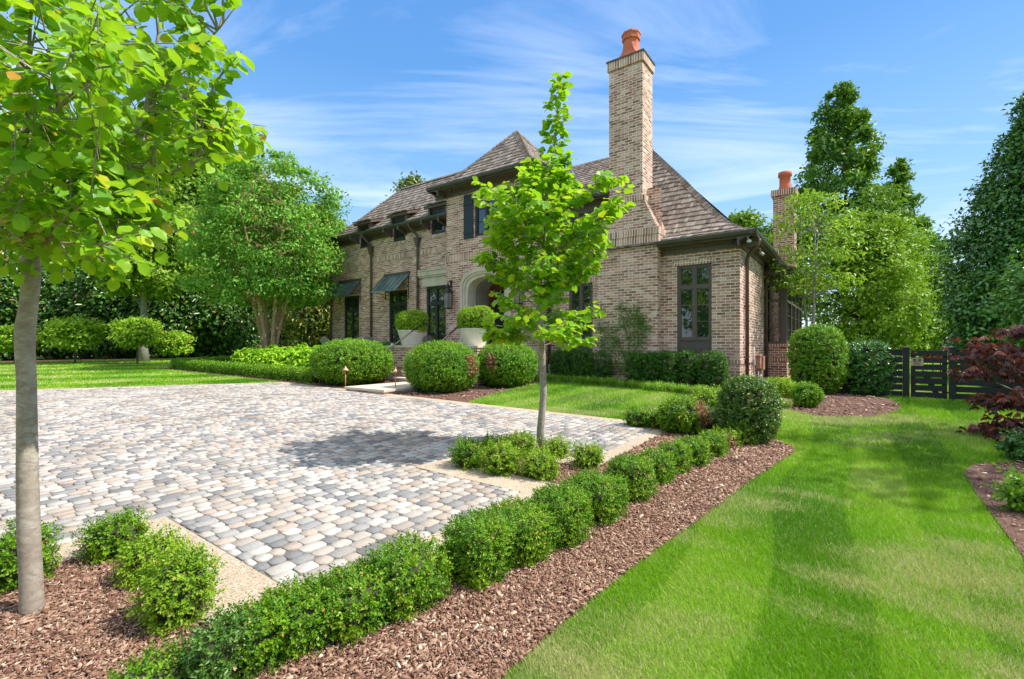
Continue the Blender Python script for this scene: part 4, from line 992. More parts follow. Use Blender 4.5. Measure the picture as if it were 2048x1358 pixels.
pt2 = MB(); pt2.box(-9.0, -1.35, 1.9, 4.0, -.3, .32); pt2.box(-9.04, -1.35, 1.86, 4.0, .321, .36); eb(pt2, 'terrace', M['stone'])
# brick piers with cast stone pots
pos = {'left': (7.86, -2.72), 'right': (5.55, -2.72)}
pos = {'left': (8.02, -2.65), 'right': (5.66, -2.65)}
for side, (s, w) in pos.items():
    gzz = float(grel(s, w))
    p = MB(); p.box(-.46, .46, -.46, .46, gzz-.1, -.075); pr = hobj(p, 'brick_pier', M['brick'], s, w, 0, label='brick pier carrying the '+('further, left hand' if side == 'left' else 'nearer, right hand')+' planter beside the front steps', cat='pier', group='brick piers beside the steps')
    c = MB(); c.box(-.50, .50, -.50, .50, -.074, -.012); c.build('pier_cap', M['stone'], pr, .008)
    c = MB(); n = 16; 
    for i in range(n):
        for (x0, x1, y0, y1) in ((-.475, .475, -.475, -.46), (-.475, -.46, -.46, .46), (.46, .475, -.46, .46)): pass
    c.box(-.475, .475, -.475, .475, -.145, -.078); c.build('brick_band', M['soldier'], pr)
    q = MB(); q.lathe([(.26, 0), (.265, .01), (.385, .40), (.395, .415), (.39, .425), (.36, .42), (.35, .36), (.0, .35)], 40, (0, 0, 0))
    po_ = hobj(q, 'planter_pot', M['pot'], s, w, -.011, label='round tapered cast stone pot on the '+('left' if side == 'left' else 'right')+' brick pier, planted with clipped boxwood', cat='planter', group='planter pots on the piers')
    so_ = MB(); so_.lathe([(.36, 0), (.1, .01)], 20, (0, 0, .375)); so_.build('soil', M['mulchbase'], po_)
    # plants in the pot: two clipped balls grown together
    L = .035
    parts = []
    for k, (dx, dy, r, h) in enumerate(((-.17, 0, .30, .62), (.17, .02, .30, .64), (0, -.12, .27, .56))):
        co, F, va, mi = shrub_mesh(r, r*.95, h, L, seed=30+k+(5 if side == 'left' else 0), n=2.8, lump=.03, spiky=.12, cover=2.3)
        co = co+np.array([dx, dy, -.03]); off = 0
        for f, m in ((F[0], 0), (F[1], 1)): pass
        nmi = 0
        for f in F:
            parts.append((co, f, va, int(mi[nmi]))); nmi += len(f)
    # de-duplicate vertex blocks
    allc, allf, allv, allm = [], [], [], []; base = 0; seen = {}
    for c_, f, v, m in parts:
        if id(c_) not in seen: seen[id(c_)] = base; allc.append(c_); allv.append(v); base += len(c_)
        allf.append(f+seen[id(c_)]); allm.append(np.full(len(f), m))
    me = fastmesh('potted_boxwood', np.concatenate(allc), allf, np.concatenate(allv), np.concatenate(allm))
    o = link('potted_boxwood', me, [M['potbox'], M['twig'], M['brown']]); o.location = hxyz(s, w, .355); o.rotation_euler = (0, 0, HROT)
    tag(o, 'clipped bright green boxwood growing in the '+('left' if side == 'left' else 'right')+' cast stone pot', 'shrub', 'clipped boxwood in the pots')
sp_ = MB(); sp_.lathe([(.05, 0), (.05, .02), (.035, .03), (.03, .05), (.045, .055), (.045, .065)], 12); hobj(sp_, 'pier_light', M['white'], 8.42, -3.0, -.011, label='small white round spotlight on the cap of the left brick pier', cat='light')
for side, s in (('left', 7.56), ('right', 6.02)):
    rl = MB(); P0 = Vector((0, -1.6, -.98)); a = [(0, -4.05, -.26), (0, -3.95, -.18), (0, -2.75, .55), (0, -2.45, .60), (0, -2.15, .60)]
    rl.tube([(p[0], p[1]+3.2, p[2]) for p in a], .018, 6); rl.tube([(0, -.78, -1.0), (0, -.78, -.20)], .014, 6); rl.tube([(0, .75, -.2), (0, .75, .59)], .014, 6)
    hobj(rl, 'handrail', M['iron'], s, -3.2, 0, label='slim wrought iron handrail on the '+side+' side of the front steps', cat='handrail', group='handrails of the front steps')
# dark clipped hedge beside the left pier
shrub('clipped_hedge', 'dark clipped yew hedge between the left brick pier and the big round bush', 'hedge', hxyz(9.25, -2.55, float(grel(9.2, -2.4))), .72, .30, .98, .05, 'yew', rz=HROT, n=7, lump=.02, spiky=.1, seed=70, core=.9)
# adirondack chairs on the terrace
def adirondack(s, w, rz, label):
    r = empty('garden_chair', hxyz(s, w, -.64), rz, label=label, cat='chair', group='grey wooden chairs on the terrace')
    for k in range(6):
        m = MB(); x = -.25+.085*k; top = .98-.10*abs(k-2.5)/2.5; m.hexa([(x, .18, .28), (x+.075, .18, .28), (x+.075, .20, .28), (x, .20, .28), (x*1.12, .18+.30, top), (x*1.12+.08, .48, top), (x*1.12+.08, .50, top), (x*1.12, .50, top)]); m.build('back_slat', M['chair'], r)
    m = MB(); 
    for k in range(6): y = -.35+.095*k; m.hexa([(-.27, y, .38-.018*k), (.27, y, .38-.018*k), (.27, y+.08, .365-.018*k), (-.27, y+.08, .365-.018*k), (-.27, y, .40-.018*k), (.27, y, .40-.018*k), (.27, y+.08, .385-.018*k), (-.27, y+.08, .385-.018*k)])
    m.build('seat', M['chair'], r)
    for sx in (-.33, .29):
        m = MB(); m.box(sx, sx+.04, -.38, -.29, 0, .53); m.build('leg', M['chair'], r); m = MB(); m.box(sx, sx+.04, .34, .42, 0, .53); m.build('leg', M['chair'], r)
        m = MB(); m.box(sx-.04, sx+.08, -.44, .46, .53, .555); m.build('armrest', M['chair'], r)
    return r
adirondack(12.55, -1.0, HROT+math.radians(-95), 'grey wooden garden chair left of the planters, half hidden by the biggest round bush')
adirondack(9.45, -1.2, HROT+math.radians(-80), 'grey wooden garden chair between the two planters near the dark window')
adirondack(14.0, -1.1, HROT+math.radians(180), 'grey wooden garden chair by the far window, only its back edge showing')
# copper path lights
def pathlight(px, py, label):
    p = at(px, py); r = empty('path_light', tuple(p), 0, label=label, cat='light', group='copper path lights')
    m = MB(); m.tube([(0, 0, -.05), (0, 0, .44)], .012, 8); m.build('stem', M['pathcopper'], r)
    m = MB(); m.lathe([(.085, .43), (.088, .437), (.045, .475), (.018, .50), (.016, .52), (.004, .54)], 16); m.build('shade', M['pathcopper'], r)
pathlight(691, 778, 'copper path light with cone shade at the left edge of the stone walk'); pathlight(791, 784, 'copper path light with cone shade right of the walk in front of the steps')
m = MB(); m.tube([(0, 0, -.1), (0, 0, .36)], .045, 10); m.lathe([(.052, .3), (.055, .36), (.04, .40), (.0, .41)], 12); o = m.build('vent_pipe', M['white']); o.location = hxyz(4.85, -.35, float(grel(4.8, -.35))); tag(o, 'short white capped pipe standing by the dark hedge under the middle window', 'pipe')

# ------------------------------------------------------------------ shrubs
RNG = np.random.default_rng(11)
near = [ # cx, base y, width px, top y, material
 (300, 1440, 190, 1318, 'box', .25), (432, 1400, 150, 1238, 'boxdark', .2), (520, 1352, 170, 1205, 'box', .25), (600, 1318, 180, 1172, 'box', .5), (700, 1284, 170, 1142, 'box', .6), (800, 1240, 165, 1090, 'box', .6),
 (948, 1178, 140, 1032, 'box', 1.8), (1030, 1132, 145, 1008, 'box', 1.6), (1112, 1100, 105, 973, 'box', .5), (1180, 1056, 108, 945, 'box', .6),
 (1253, 1010, 84, 912, 'box', 1.4), (1302, 975, 66, 898, 'box', 1.2), (1342, 955, 60, 882, 'box', .8), (1378, 940, 62, 872, 'box', .8), (1415, 922, 54, 862, 'box', 1.2), (1443, 905, 46, 855, 'boxlight', 2.0), (1475, 898, 54, 836, 'boxlight', 1.8)]
ordn = ['nearest to the camera', 'second', 'third', 'fourth', 'fifth', 'sixth', 'seventh', 'eighth', 'ninth', 'tenth', 'eleventh', 'twelfth', 'thirteenth', 'fourteenth', 'fifteenth', 'sixteenth', 'last, beside the big round shrub']
for i, (cx, by, wd, ty, mt, pt_) in enumerate(near):
    lab = 'boxwood of the clipped hedge row along the paved drive, '+(ordn[i]+' counted from the bottom edge' if 0 < i < 16 else ordn[i])
    pshrub('boxwood_shrub', lab, 'shrub', cx+8, by-6, wd*(.84 if i < 7 else .95), ty+6, mt, 'boxwood hedge row along the drive', L=max(.0155, .0052*at(cx, by)[1]), n=4.8, lump=.09, lf=2.4, spiky=.8, seed=100+i, patchy=.10*pt_, cover=2.7,
           brown=((.5, -.8, -.1), .55) if i == 15 else None)
# bed round the near tree
for i, (cx, by, wd, ty, mt, lab) in enumerate([(45, 1188, 130, 1058, 'box', 'dark boxwood behind the foot of the near tree trunk'), (232, 1128, 120, 1036, 'box', 'loose boxwood at the corner of the near mulch bed, right of the trunk'),
    (305, 1175, 118, 1078, 'boxlight', 'small pale boxwood in the middle of the short row beside the near tree'), (355, 1268, 142, 1112, 'boxlight', 'bright yellow green boxwood at the front end of the short row beside the near tree')]):
    pshrub('boxwood_shrub', lab, 'shrub', cx, by, wd*.92, ty, mt, None, L=.0175, n=3, lump=.14, lf=2.4, spiky=1.3, seed=140+i, patchy=.05, cover=2.6)
isl = [(936, 945, 58, 884, 'box', 'boxwood at the left corner of the tree island'), (1003, 958, 74, 889, 'boxlight', 'pale boxwood at the front of the tree island, left of the trunk'), (1079, 966, 68, 905, 'boxlight', 'pale boxwood at the front of the tree island below the trunk'),
       (1176, 943, 56, 892, 'boxlight', 'lone pale boxwood on the right side of the tree island'), (1112, 925, 50, 879, 'boxlight', 'boxwood just right of the slim trunk on the tree island'), (990, 915, 56, 876, 'box', 'boxwood at the back left of the tree island'), (1042, 918, 60, 870, 'boxlight', 'boxwood at the back of the tree island, left of the trunk')]
for i, (cx, by, wd, ty, mt, lab) in enumerate(isl):
    pshrub('boxwood_shrub', lab, 'shrub', cx, by-3, wd*.88, ty, mt, 'small boxwoods on the tree island', n=3, lump=.12, lf=2.4, spiky=1.1, seed=160+i, patchy=.06, cover=2.5, L=.024)
# big balls by the steps
pshrub('round_bush', 'biggest round clipped boxwood left of the stone walk', 'bush', 705, 773, 156, 680, 'ball', 'big round boxwoods by the steps', n=2.3, lump=.035, spiky=.25, seed=201, L=.052, cover=2.2)
pshrub('round_bush', 'round clipped boxwood right of the walk with a thin brownish strip on its right side', 'bush', 884, 788, 134, 685, 'ball', 'big round boxwoods by the steps', n=2.5, lump=.035, spiky=.25, seed=202, L=.045, cover=2.2, brown=((.958, .264, .05), .30))
pshrub('round_bush', 'round clipped boxwood with a dead brown hole in its left front, right of its twin', 'bush', 1012, 777, 116, 685, 'ball', 'big round boxwoods by the steps', n=2.4, lump=.035, spiky=.25, seed=203, L=.047, cover=2.2, brown=((.12, -.98, .15), .27))
# group at the end of the hedge
pshrub('round_bush', 'tall egg shaped dark boxwood at the far end of the hedge row', 'bush', 1497, 892, 118, 754, 'boxdark', n=2.6, lump=.05, lf=2, spiky=.35, seed=210, L=.031, cover=2.5, patchy=.2)
pshrub('round_bush', 'low round boxwood with a rust brown dead side at the corner of the drive', 'bush', 1366, 873, 94, 798, 'box', n=2.5, lump=.06, spiky=.4, seed=211, L=.033, cover=2.4, brown=((.93, -.05, .32), .62))
pshrub('clipped_hedge', 'short piece of clipped boxwood hedge by the corner of the lawn, left part', 'hedge', 1273, 857, 40, 818, 'box', 'short clipped hedge by the lawn corner', n=5, lump=.04, spiky=.3, seed=212, L=.034, patchy=.1)
pshrub('clipped_hedge', 'short piece of clipped boxwood hedge next to the rust patched bush', 'hedge', 1308, 860, 44, 822, 'box', 'short clipped hedge by the lawn corner', n=5, lump=.04, spiky=.3, seed=213, L=.034, patchy=.4)
pshrub('boxwood_shrub', 'bright green low boxwood behind the rust patched bush', 'shrub', 1425, 852, 84, 780, 'boxlight', n=2.6, lump=.08, spiky=.5, seed=214, L=.04)
pshrub('boxwood_shrub', 'dark boxwood between the rust patched bush and the egg shaped one', 'shrub', 1418, 868, 60, 815, 'boxdark', n=3, lump=.08, spiky=.4, seed=215, L=.036)
pshrub('round_bush', 'low bright green mound in front of the brick sunroom base', 'bush', 1557, 797, 62, 757, 'potbox', n=2.4, lump=.04, spiky=.3, seed=216, L=.042)
pshrub('round_bush', 'small ball shaped boxwood alone at the edge of the side mulch bed', 'bush', 1613, 817, 62, 765, 'ball', n=2.1, lump=.02, spiky=.15, seed=217, L=.038, cover=2.6)
pshrub('round_bush', 'tall rounded boxwood at the right corner of the brick sunroom', 'bush', 1635, 790, 112, 652, 'ball', n=2.7, lump=.05, spiky=.3, seed=218, L=.048, cover=2.4)
pshrub('round_bush', 'dark glossy rounded holly bush in front of the black fence', 'bush', 1733, 792, 112, 685, 'holly', n=3, lump=.04, spiky=.3, seed=219, L=.052, cover=2.4)
# yews along the front wall
def hs(px, w): r = (px-1024)/FPX; return ((A[0]+w*V[0])-r*(A[1]+w*V[1]))/(-U[0]+r*U[1])
def wallshrub(cx, wpx, ty, lab, mat='yew', w=-.42, dep=.26, **kw):
    s = hs(cx, w); D = A[1]+w*V[1]+s*U[1]; s2 = hs(cx+wpx/2, w-dep); s1 = hs(cx-wpx/2, w-dep); rx = abs(s1-s2)/2
    z = float(grel(s, w)); h = (690-ty)/FPX*D-z
    return shrub('clipped_yew' if mat == 'yew' else 'shrub', lab, 'shrub', hxyz(s, w, z-.02), rx, dep, h, .042, mat, 'clipped yews along the house wall', HROT, **kw)
wallshrub(1126, 42, 700, 'wide dark clipped yew under the left part of the middle window', w=-.45, n=6, lump=.03, seed=231, spiky=.15)
wallshrub(1160, 40, 699, 'wide dark clipped yew under the right part of the middle window', w=-.45, n=6, lump=.03, seed=232, spiky=.15)
wallshrub(1201, 40, 705, 'thin brown green yew just right of the middle window', w=-.55, n=4, lump=.08, seed=233, cover=1.2, core=.6)
wallshrub(1272, 34, 706, 'clipped yew at the foot of the vine on the chimney', w=-.75, n=4, lump=.05, seed=234)
wallshrub(1305, 36, 706, 'clipped yew in front of the chimney, first of the right hand row', w=-.72, n=5, lump=.05, seed=235)
wallshrub(1337, 36, 705, 'clipped yew in front of the chimney corner, next to the tall window', w=-.65, n=5, lump=.05, seed=236)
wallshrub(1374, 40, 704, 'clipped yew directly under the tall right window', w=-.5, n=5, lump=.05, seed=237)
wallshrub(1425, 54, 705, 'separate clipped yew right of the tall window, narrow at its foot', w=-.5, n=4.5, lump=.06, seed=238)
# vine on the chimney
def vine():
    co_, va_ = [], []; st = MB(); P, D, N = [], [], []
    for (px, py, r, n) in ((1250, 645, 22, 260), (1275, 640, 18, 260), (1288, 655, 14, 160), (1215, 665, 20, 240), (1230, 690, 18, 240), (1262, 672, 14, 90), (1280, 685, 12, 120), (1242, 614, 10, 70), (1268, 620, 16, 100), (1202, 622, 8, 50), (1200, 655, 8, 50), (1255, 712, 16, 160), (1240, 735, 16, 140), (1204, 690, 10, 70)):
        s = hs(px, -.34); Dd = A[1]-.34*V[1]+s*U[1]; z = (690-py)/FPX*Dd; m = r/FPX*Dd
        n = int(n*.9); q = RNG.normal(size=(n, 3))*np.array([m*.62, .05, m*.62]); q[:, 1] = -np.abs(q[:, 1]); P.append(q+np.array([-s, -.34, z]))
    P = np.concatenate(P); n = len(P); N = nrm(np.array([0, -1, .3])+rndu(n)*.6); D = nrm(np.cross(N, rndu(n)))
    co, F, k = leaves(P, D, N, RNG.uniform(.03, .055, n), RNG.uniform(.018, .03, n), 'hex')
    me = fastmesh('climbing_rose', co, [F], np.repeat(np.clip(RNG.normal(.45, .22, n), 0, .95), k)); o = link('climbing_rose', me, M['vine']); o.location = (A[0], A[1], ZO); o.rotation_euler = (0, 0, HROT)
    tag(o, 'dark leafy climbing rose trained on the brick base of the chimney', 'climber')
    for path in (((1200, 735), (1204, 690), (1198, 640), (1203, 615)), ((1255, 735), (1240, 690), (1215, 665)), ((1258, 735), (1275, 690), (1285, 650), (1270, 618)), ((1256, 735), (1258, 680), (1245, 640), (1240, 610))):
        pts = []
        for px, py in path: s = hs(px, -.33); Dd = A[1]-.33*V[1]+s*U[1]; pts.append((-s, -.33, (690-py)/FPX*Dd))
        st.tube(pts, [.012, .009, .007, .004][:len(pts)], 5)
    st.build('stem', M['darkbark'], o)
vine()
# low edging hedge on the left and bright perennials behind it
def runhedge(name, label, pts, hw, h, L, mat, seed, dens=2.0):
    parts = []; pts = [np.array(p) for p in pts]
    P, Nn = [], []; cm = MB()
    for a, b in zip(pts, pts[1:]):
        a2, b2 = np.array(xy(*a)), np.array(xy(*b)); d = b2-a2; ln = np.linalg.norm(d); d /= ln; nrm_ = np.array([-d[1], d[0]])
        za, zb = gz(*a2), gz(*b2); area = ln*(2*h+2*hw); n = int(dens*area/(L*L*.55*.5)/6)
        t = RNG.uniform(0, ln, n); u = RNG.uniform(-h, 2*hw+h, n)
        off = np.clip(u, 0, 2*hw)-hw; zz = np.where(u < 0, h+u, np.where(u > 2*hw, h-(u-2*hw), h))
        lump = 1+.05*gnoise(np.stack([t, off, zz], 1), 5, seed)
        p = a2+d*t[:, None]+nrm_*(off*lump)[:, None]; z = za+(zb-za)*t/ln+zz*lump
        nn = np.where((u < 0)[:, None], -np.append(nrm_, 0), np.where((u > 2*hw)[:, None], np.append(nrm_, 0), np.array([0, 0, 1.])))
        P.append(np.column_stack([p, z])); Nn.append(nn)
        c = [a2+nrm_*hw*.85, a2-nrm_*hw*.85, b2-nrm_*hw*.85, b2+nrm_*hw*.85]
        cm.hexa([(*q, zq) for q, zq in zip(c, (za, za, zb, zb))]+[(*q, zq+h*.88) for q, zq in zip(c, (za, za, zb, zb))])
    P = np.concatenate(P); Nn = np.concatenate(Nn); k = 6
    P = np.repeat(P, k, 0)+RNG.normal(size=(len(P)*k, 3))*L*.6; Nn = np.repeat(Nn, k, 0)
    D = nrm(Nn*.8+rndu(len(P))*.8+np.array([0, 0, .3])); N = nrm(rndu(len(P))+Nn)
    co, F, kk = leaves(P, D, N, L*RNG.uniform(.7, 1.2, len(P)), L*.55, 'rhomb')
    cc = np.array(cm.v); cf = np.array(cm.f)
    me = fastmesh(name, np.concatenate([co, cc]), [F, cf+len(co)], np.concatenate([np.repeat(np.clip(.5+.2*gnoise(P, 4, seed)+RNG.normal(0, .15, len(P)), 0, .95), kk), np.full(len(cc), .5)]), np.concatenate([np.zeros(len(F)), np.ones(len(cf))]))
    return tag(link(name, me, [M[mat], M['twig']]), label, 'hedge')
runhedge('edging_hedge', 'long low clipped boxwood edging between the striped lawn and the bright perennials', [(9.2, -4.75), (13.6, -4.78), (18.4, -4.85), (19.3, -1.2)], .17, .30, .05, 'ball', 5)
runhedge('edging_hedge', 'low clipped boxwood edging behind the bright perennials, at the foot of the far tree line', [(19.3, -1.2), (16.6, -.8)], .15, .26, .07, 'yew', 6)
RNG = np.random.default_rng(21)
def perennial(s, w, r, h, seed, lab):
    z = float(grel(s, w)); n = int(2600*r*r/.35); d = rndu(n); d[:, 2] = np.abs(d[:, 2]); rr = RNG.uniform(.5, 1.0, n)**.5
    P = d*rr[:, None]*np.array([r, r, h])*(1+.16*gnoise(d*2, 2, seed))[:, None]; N = nrm(np.array([0, 0, 1])+rndu(n)*.45); D = nrm(np.cross(N, rndu(n))+np.array([0, 0, -.25]))
    co, F, k = leaves(P, D, N, RNG.uniform(.09, .14, n), RNG.uniform(.055, .08, n), 'hex', .1, .15)
    stv = MB(); 
    for i in range(14): q = rndu(1)[0]*r*.6; stv.tube([(q[0]*.3, q[1]*.3, 0), (q[0], q[1], h*.75)], .008, 4)
    cc = np.array(stv.v); cf = [f for f in stv.f if len(f) == 4]; cf = np.array(cf)
    me = fastmesh('leafy_perennial', np.concatenate([co, cc]), [F, cf+len(co)], np.concatenate([np.repeat(np.clip(RNG.normal(.5, .2, n), 0, .95), k), np.full(len(cc), .3)]), np.concatenate([np.zeros(len(F)), np.ones(len(cf))]))
    o = link('leafy_perennial', me, [M['perennial'], M['twig']]); o.location = hxyz(s, w, z); tag(o, lab, 'plant', 'bright green perennials behind the edging hedge')
PL = ['nearest the biggest bush', 'second from the right', 'third from the right', 'fourth from the right', 'fifth from the right', 'sixth from the right', 'leftmost']
for i in range(7): perennial(10.6+i*.86, -3.75+.05*i, .62, .78+.06*math.sin(i*2.2), 300+i, 'lime green leafy clump in the front row behind the edging, '+PL[i])
for i in range(6): perennial(10.9+i*.95, -2.6, .62, .86+.06*math.sin(i*3), 320+i, 'lime green leafy clump in the back row, '+PL[i])
# liriope strip along the house bed
def liriope():
    N_ = 5200; tuft = scatter_poly([(4.9, -1.15), (4.5, -1.02), (2.2, -1.42), (.4, -1.92), (-.5, -2.30), (-1.26, -2.72), (-1.1, -2.2), (-.3, -1.6), (.5, -1.3), (2.3, -.85), (4.5, -.5), (5.0, -.6)], 900)
    x = A[0]+tuft[:, 0]*U[0]+tuft[:, 1]*V[0]; y = A[1]+tuft[:, 0]*U[1]+tuft[:, 1]*V[1]; B0 = np.stack([x, y, grel(tuft[:, 0], tuft[:, 1])+ZO], 1)
    k = 34; B0 = np.repeat(B0, k, 0)+RNG.normal(size=(len(B0)*k, 3))*np.array([.035, .035, 0]); n = len(B0)
    az = RNG.uniform(0, 6.283, n); out = np.stack([np.cos(az), np.sin(az), 0*az], 1); tilt = RNG.uniform(.15, 1.1, n)[:, None]
    L = RNG.uniform(.16, .30, n); wd = .010
    co, F = [], []
    S = np.stack([-np.sin(az), np.cos(az), 0*az], 1); pts = []
    for t in (0, .4, .75, 1.0):
        up = np.sin(np.clip(t*1.5, 0, 1.57))*.85-.25*tilt[:, 0]*t*t*1.4
        c = B0+out*(L*t*t*.75)[:, None]*tilt*1.1+np.array([0, 0, 1])*(L*up)[:, None]; ww = wd*(1-t**2*.9)
        pts += [c-S*ww*.5, c+S*ww*.5]
    v = np.stack(pts, 1); q = np.array([[0, 1, 3, 2], [2, 3, 5, 4], [4, 5, 7, 6]]); Fq = (q[None]+(np.arange(n)*8)[:, None, None]).reshape(-1, 4)
    me = fastmesh('lilyturf', v.reshape(-1, 3), [Fq], np.repeat(np.clip(RNG.normal(.45, .22, n), 0, .97), 8)); tag(link('lilyturf', me, M['liriope']), 'arching strap leaved lilyturf edging the bed in front of the house', 'ground cover', kind='stuff')
liriope()

# ------------------------------------------------------------------ trees
def treemesh(name, pos, H, trunk_r, crown, nclump, perclump, leaf, mat, bark, label, group=None, seed=1, trunk_top=.75, clump_r=.5, flat=.6, trunks=1, wr=.55, kind='rhomb', var=(.45, .2), shell=.55, cat='tree', droop=0., nbr=40, lean=(0, 0), updir=.6, spread=.14, ragged=.28, gaps=.25):
    """crown(z01)->radius factor for z from crown bottom to top; crown=(zb, zt, rx, ry, fn)"""
    r = np.random.default_rng(seed); rs = random.Random(seed); zb, zt, rx, ry, fn = crown
    z = r.uniform(0, 1, nclump*3); rad = np.array([fn(q) for q in z]); keep = r.uniform(0, 1, len(z)) < np.clip(rad, .12, 1); z, rad = z[keep][:nclump], rad[keep][:nclump]; nc = len(z)
    az = r.uniform(0, 2*math.pi, nc); rr = np.where(r.uniform(0, 1, nc) < shell, r.uniform(.82, 1.0, nc), np.sqrt(r.uniform(.05, .85, nc)))
    lob = 1+.20*np.sin(3*az+seed+z*7)+.13*np.sin(5*az-z*11+seed*2)
    rag = 1+ragged*gnoise(np.stack([np.cos(az)*2, np.sin(az)*2, z*4], 1), 1.5, seed+50); rr = rr*rag
    Cc = np.stack([np.cos(az)*rad*rr*rx*lob+lean[0]*z, np.sin(az)*rad*rr*ry*lob+lean[1]*z, zb+(zt-zb)*z], 1)
    gk = gnoise(Cc/max(rx, .3)*2.2, 1.3, seed+60) > -1+gaps*1.6-.3*0; gk |= r.uniform(0, 1, nc) < .15; Cc, z, rad, az = Cc[gk], z[gk], rad[gk], az[gk]; nc = len(Cc); csz = (.45+.55*np.clip(rad, 0, 1))
    cvar = np.clip(var[0]+r.normal(0, .10, nc), .05, .9)
    n = nc*perclump; Cn = np.repeat(Cc, perclump, 0); od = nrm(r.normal(size=(n, 3))); off = od*(r.uniform(0, 1, n)**.42)[:, None]*np.array([1, 1, flat])*clump_r*.72*np.repeat(r.uniform(.5, 1.4, nc)*csz, perclump)[:, None]
    P = Cn+off; outw = nrm(Cn*np.array([1, 1, .3])-np.array([0, 0, (zb+zt)*.15])+.001)
    D = nrm(outw*.5+r.normal(size=(n, 3))*.55+np.array([0, 0, -.25-droop])); N = nrm(np.array([0, 0, updir])+outw*.25+od*.75+r.normal(size=(n, 3))*.35)
    L = leaf*1.12*r.uniform(.7, 1.25, n); co, F, k = leaves(P, D, N, L, L*wr, kind, .1, .12)
    vv = np.clip(np.repeat(cvar, perclump)+r.normal(0, var[1]*.7, n), 0, .955); vv[r.uniform(0, 1, n) < .03] = .99
    root = empty(name, pos, 0, label=label, cat=cat, group=group)
    me = fastmesh('crown', co, [F], np.repeat(vv, k)); link('crown', me, M[mat], root)
    t = MB(); tops = []
    for q in range(trunks):
        a = q*2*math.pi/max(trunks, 1)+seed; sp = spread*H if trunks > 1 else 0
        pts = []; nseg = 7
        for i in range(nseg+1):
            f = i/nseg; x = math.cos(a)*(sp*f**1.3+ (trunk_r*1.1 if trunks > 1 else 0))+rs.uniform(-1, 1)*trunk_r*.5*f+lean[0]*f*trunk_top; y = math.sin(a)*(sp*f**1.3+(trunk_r*1.1 if trunks > 1 else 0))+rs.uniform(-1, 1)*trunk_r*.5*f+lean[1]*f*trunk_top
            pts.append((x, y, -.1+H*trunk_top*f))
        t.tube(pts, [trunk_r*(1.35 if i == 0 else 1-.75*i/nseg) for i in range(nseg+1)], 10); tops.append(pts)
    sel = r.choice(nc, min(nbr, nc), replace=False)
    for i in sel:
        c = Cc[i]; tp = tops[rs.randrange(len(tops))]; cand = [p for p in tp if p[2] < c[2]-.15*np.linalg.norm(c[:2])] or tp[:3]; b = Vector(cand[-1]); e = Vector(c); mid = (b+e)/2+Vector((0, 0, .08*(e-b).length))
        rb = trunk_r*.30*(1-.5*b.z/H); t.tube([b, mid, e], [rb, rb*.6, rb*.18], 5, cap=False)
    t.build('trunk', M[bark], root)
    return root
def ptree(name, px, D, basez, ty, by, wpx, label, mat, bark='darkbark', **kw):
    "tree standing at distance D, crown from pixel by up to ty, wpx wide"
    x = (px-1024)/FPX*D; g = gz(x, D) if basez is None else basez; zt = (690-ty)/FPX*D+ZO-g; zb = (690-by)/FPX*D+ZO-g; rx = max(wpx/math.hypot(1, (px-1024)/FPX)/2/FPX*D-.55*kw.get('clump_r', .5), .2); zt -= .35*kw.get('clump_r', .5)
    fn = kw.pop('fn', ROUND); H = zt
    return treemesh(name, (x, D, g), H, kw.pop('tr', .03*H), (max(zb, .05), zt, rx, rx*kw.pop('ryf', .9), fn), mat=mat, bark=bark, label=label, **kw)
ROUND = lambda z: math.sqrt(max(0, 1-(2*z-1)**2))**.8
CONE = lambda z: (1-z)**.7*.95+.06 if z > .12 else .6+z*2.5
EGG = lambda z: math.sqrt(max(0, 1-(1.55*z-.55)**2))*(1 if z < .6 else 1)
DENSE = lambda z: min(1, .75+z)*(1 if z < .7 else math.sqrt(max(0, 1-((z-.7)/.32)**2)))
# left tree line
mg = [(-95, 25, 430, 700, 260), (15, 26, 500, 705, 190), (118, 27, 530, 700, 170), (232, 27, 510, 700, 180), (352, 27, 520, 703, 180), (455, 28, 500, 700, 170)]
ml = ['behind the near tree, leftmost of the row', 'second of the row from the left', 'between the near tree and the grey trunk', 'around the grey trunk', 'just right of the grey trunk', 'left of the crape myrtle']
for i, (px, D, ty, by, w_) in enumerate(mg):
    ptree('magnolia_tree', px, D, None, ty, by, w_, 'dark magnolia in the left tree line, '+ml[i], 'magnolia', nclump=340, perclump=80, leaf=.24, clump_r=1.5, fn=DENSE, seed=400+i, group='dark magnolias of the left tree line', var=(.45, .3), wr=.45, tr=.22, nbr=25)
ptree('magnolia_tree', 632, 24, None, 470, 690, 120, 'bronze magnolia between the crape myrtle and the house corner', 'magnolia_gold', nclump=200, perclump=60, leaf=.22, clump_r=1.1, fn=DENSE, seed=410, var=(.6, .35), wr=.45, tr=.16)
ptree('magnolia_tree', 575, 26, None, 500, 700, 100, 'bronze tinted magnolia behind the crape myrtle trunks', 'magnolia_gold', nclump=170, perclump=60, leaf=.22, clump_r=1.1, fn=DENSE, seed=411, var=(.5, .35), wr=.45, tr=.16)
for i, (px, D, ty, by, w_, mt, lb) in enumerate([(-60, 36, 200, 560, 330, 'oak', 'leftmost'), (110, 38, 205, 560, 300, 'oakdark', 'behind the near tree crown'), (250, 37, 215, 560, 260, 'oak', 'above the grey trunk'), (395, 38, 250, 560, 240, 'oak', 'left of the crape myrtle crown'), (480, 40, 300, 600, 240, 'oakdark', 'directly behind the crape myrtle'), (630, 44, 400, 600, 160, 'oakdark', 'seen past the house corner')]):
    ptree('broadleaf_tree', px, D, None, ty, by, w_, 'tall green broadleaf tree behind the left tree line, '+lb, mt, nclump=440, perclump=75, leaf=.36, clump_r=2.3, seed=420+i, group='tall trees behind the left tree line', tr=.35, fn=EGG)
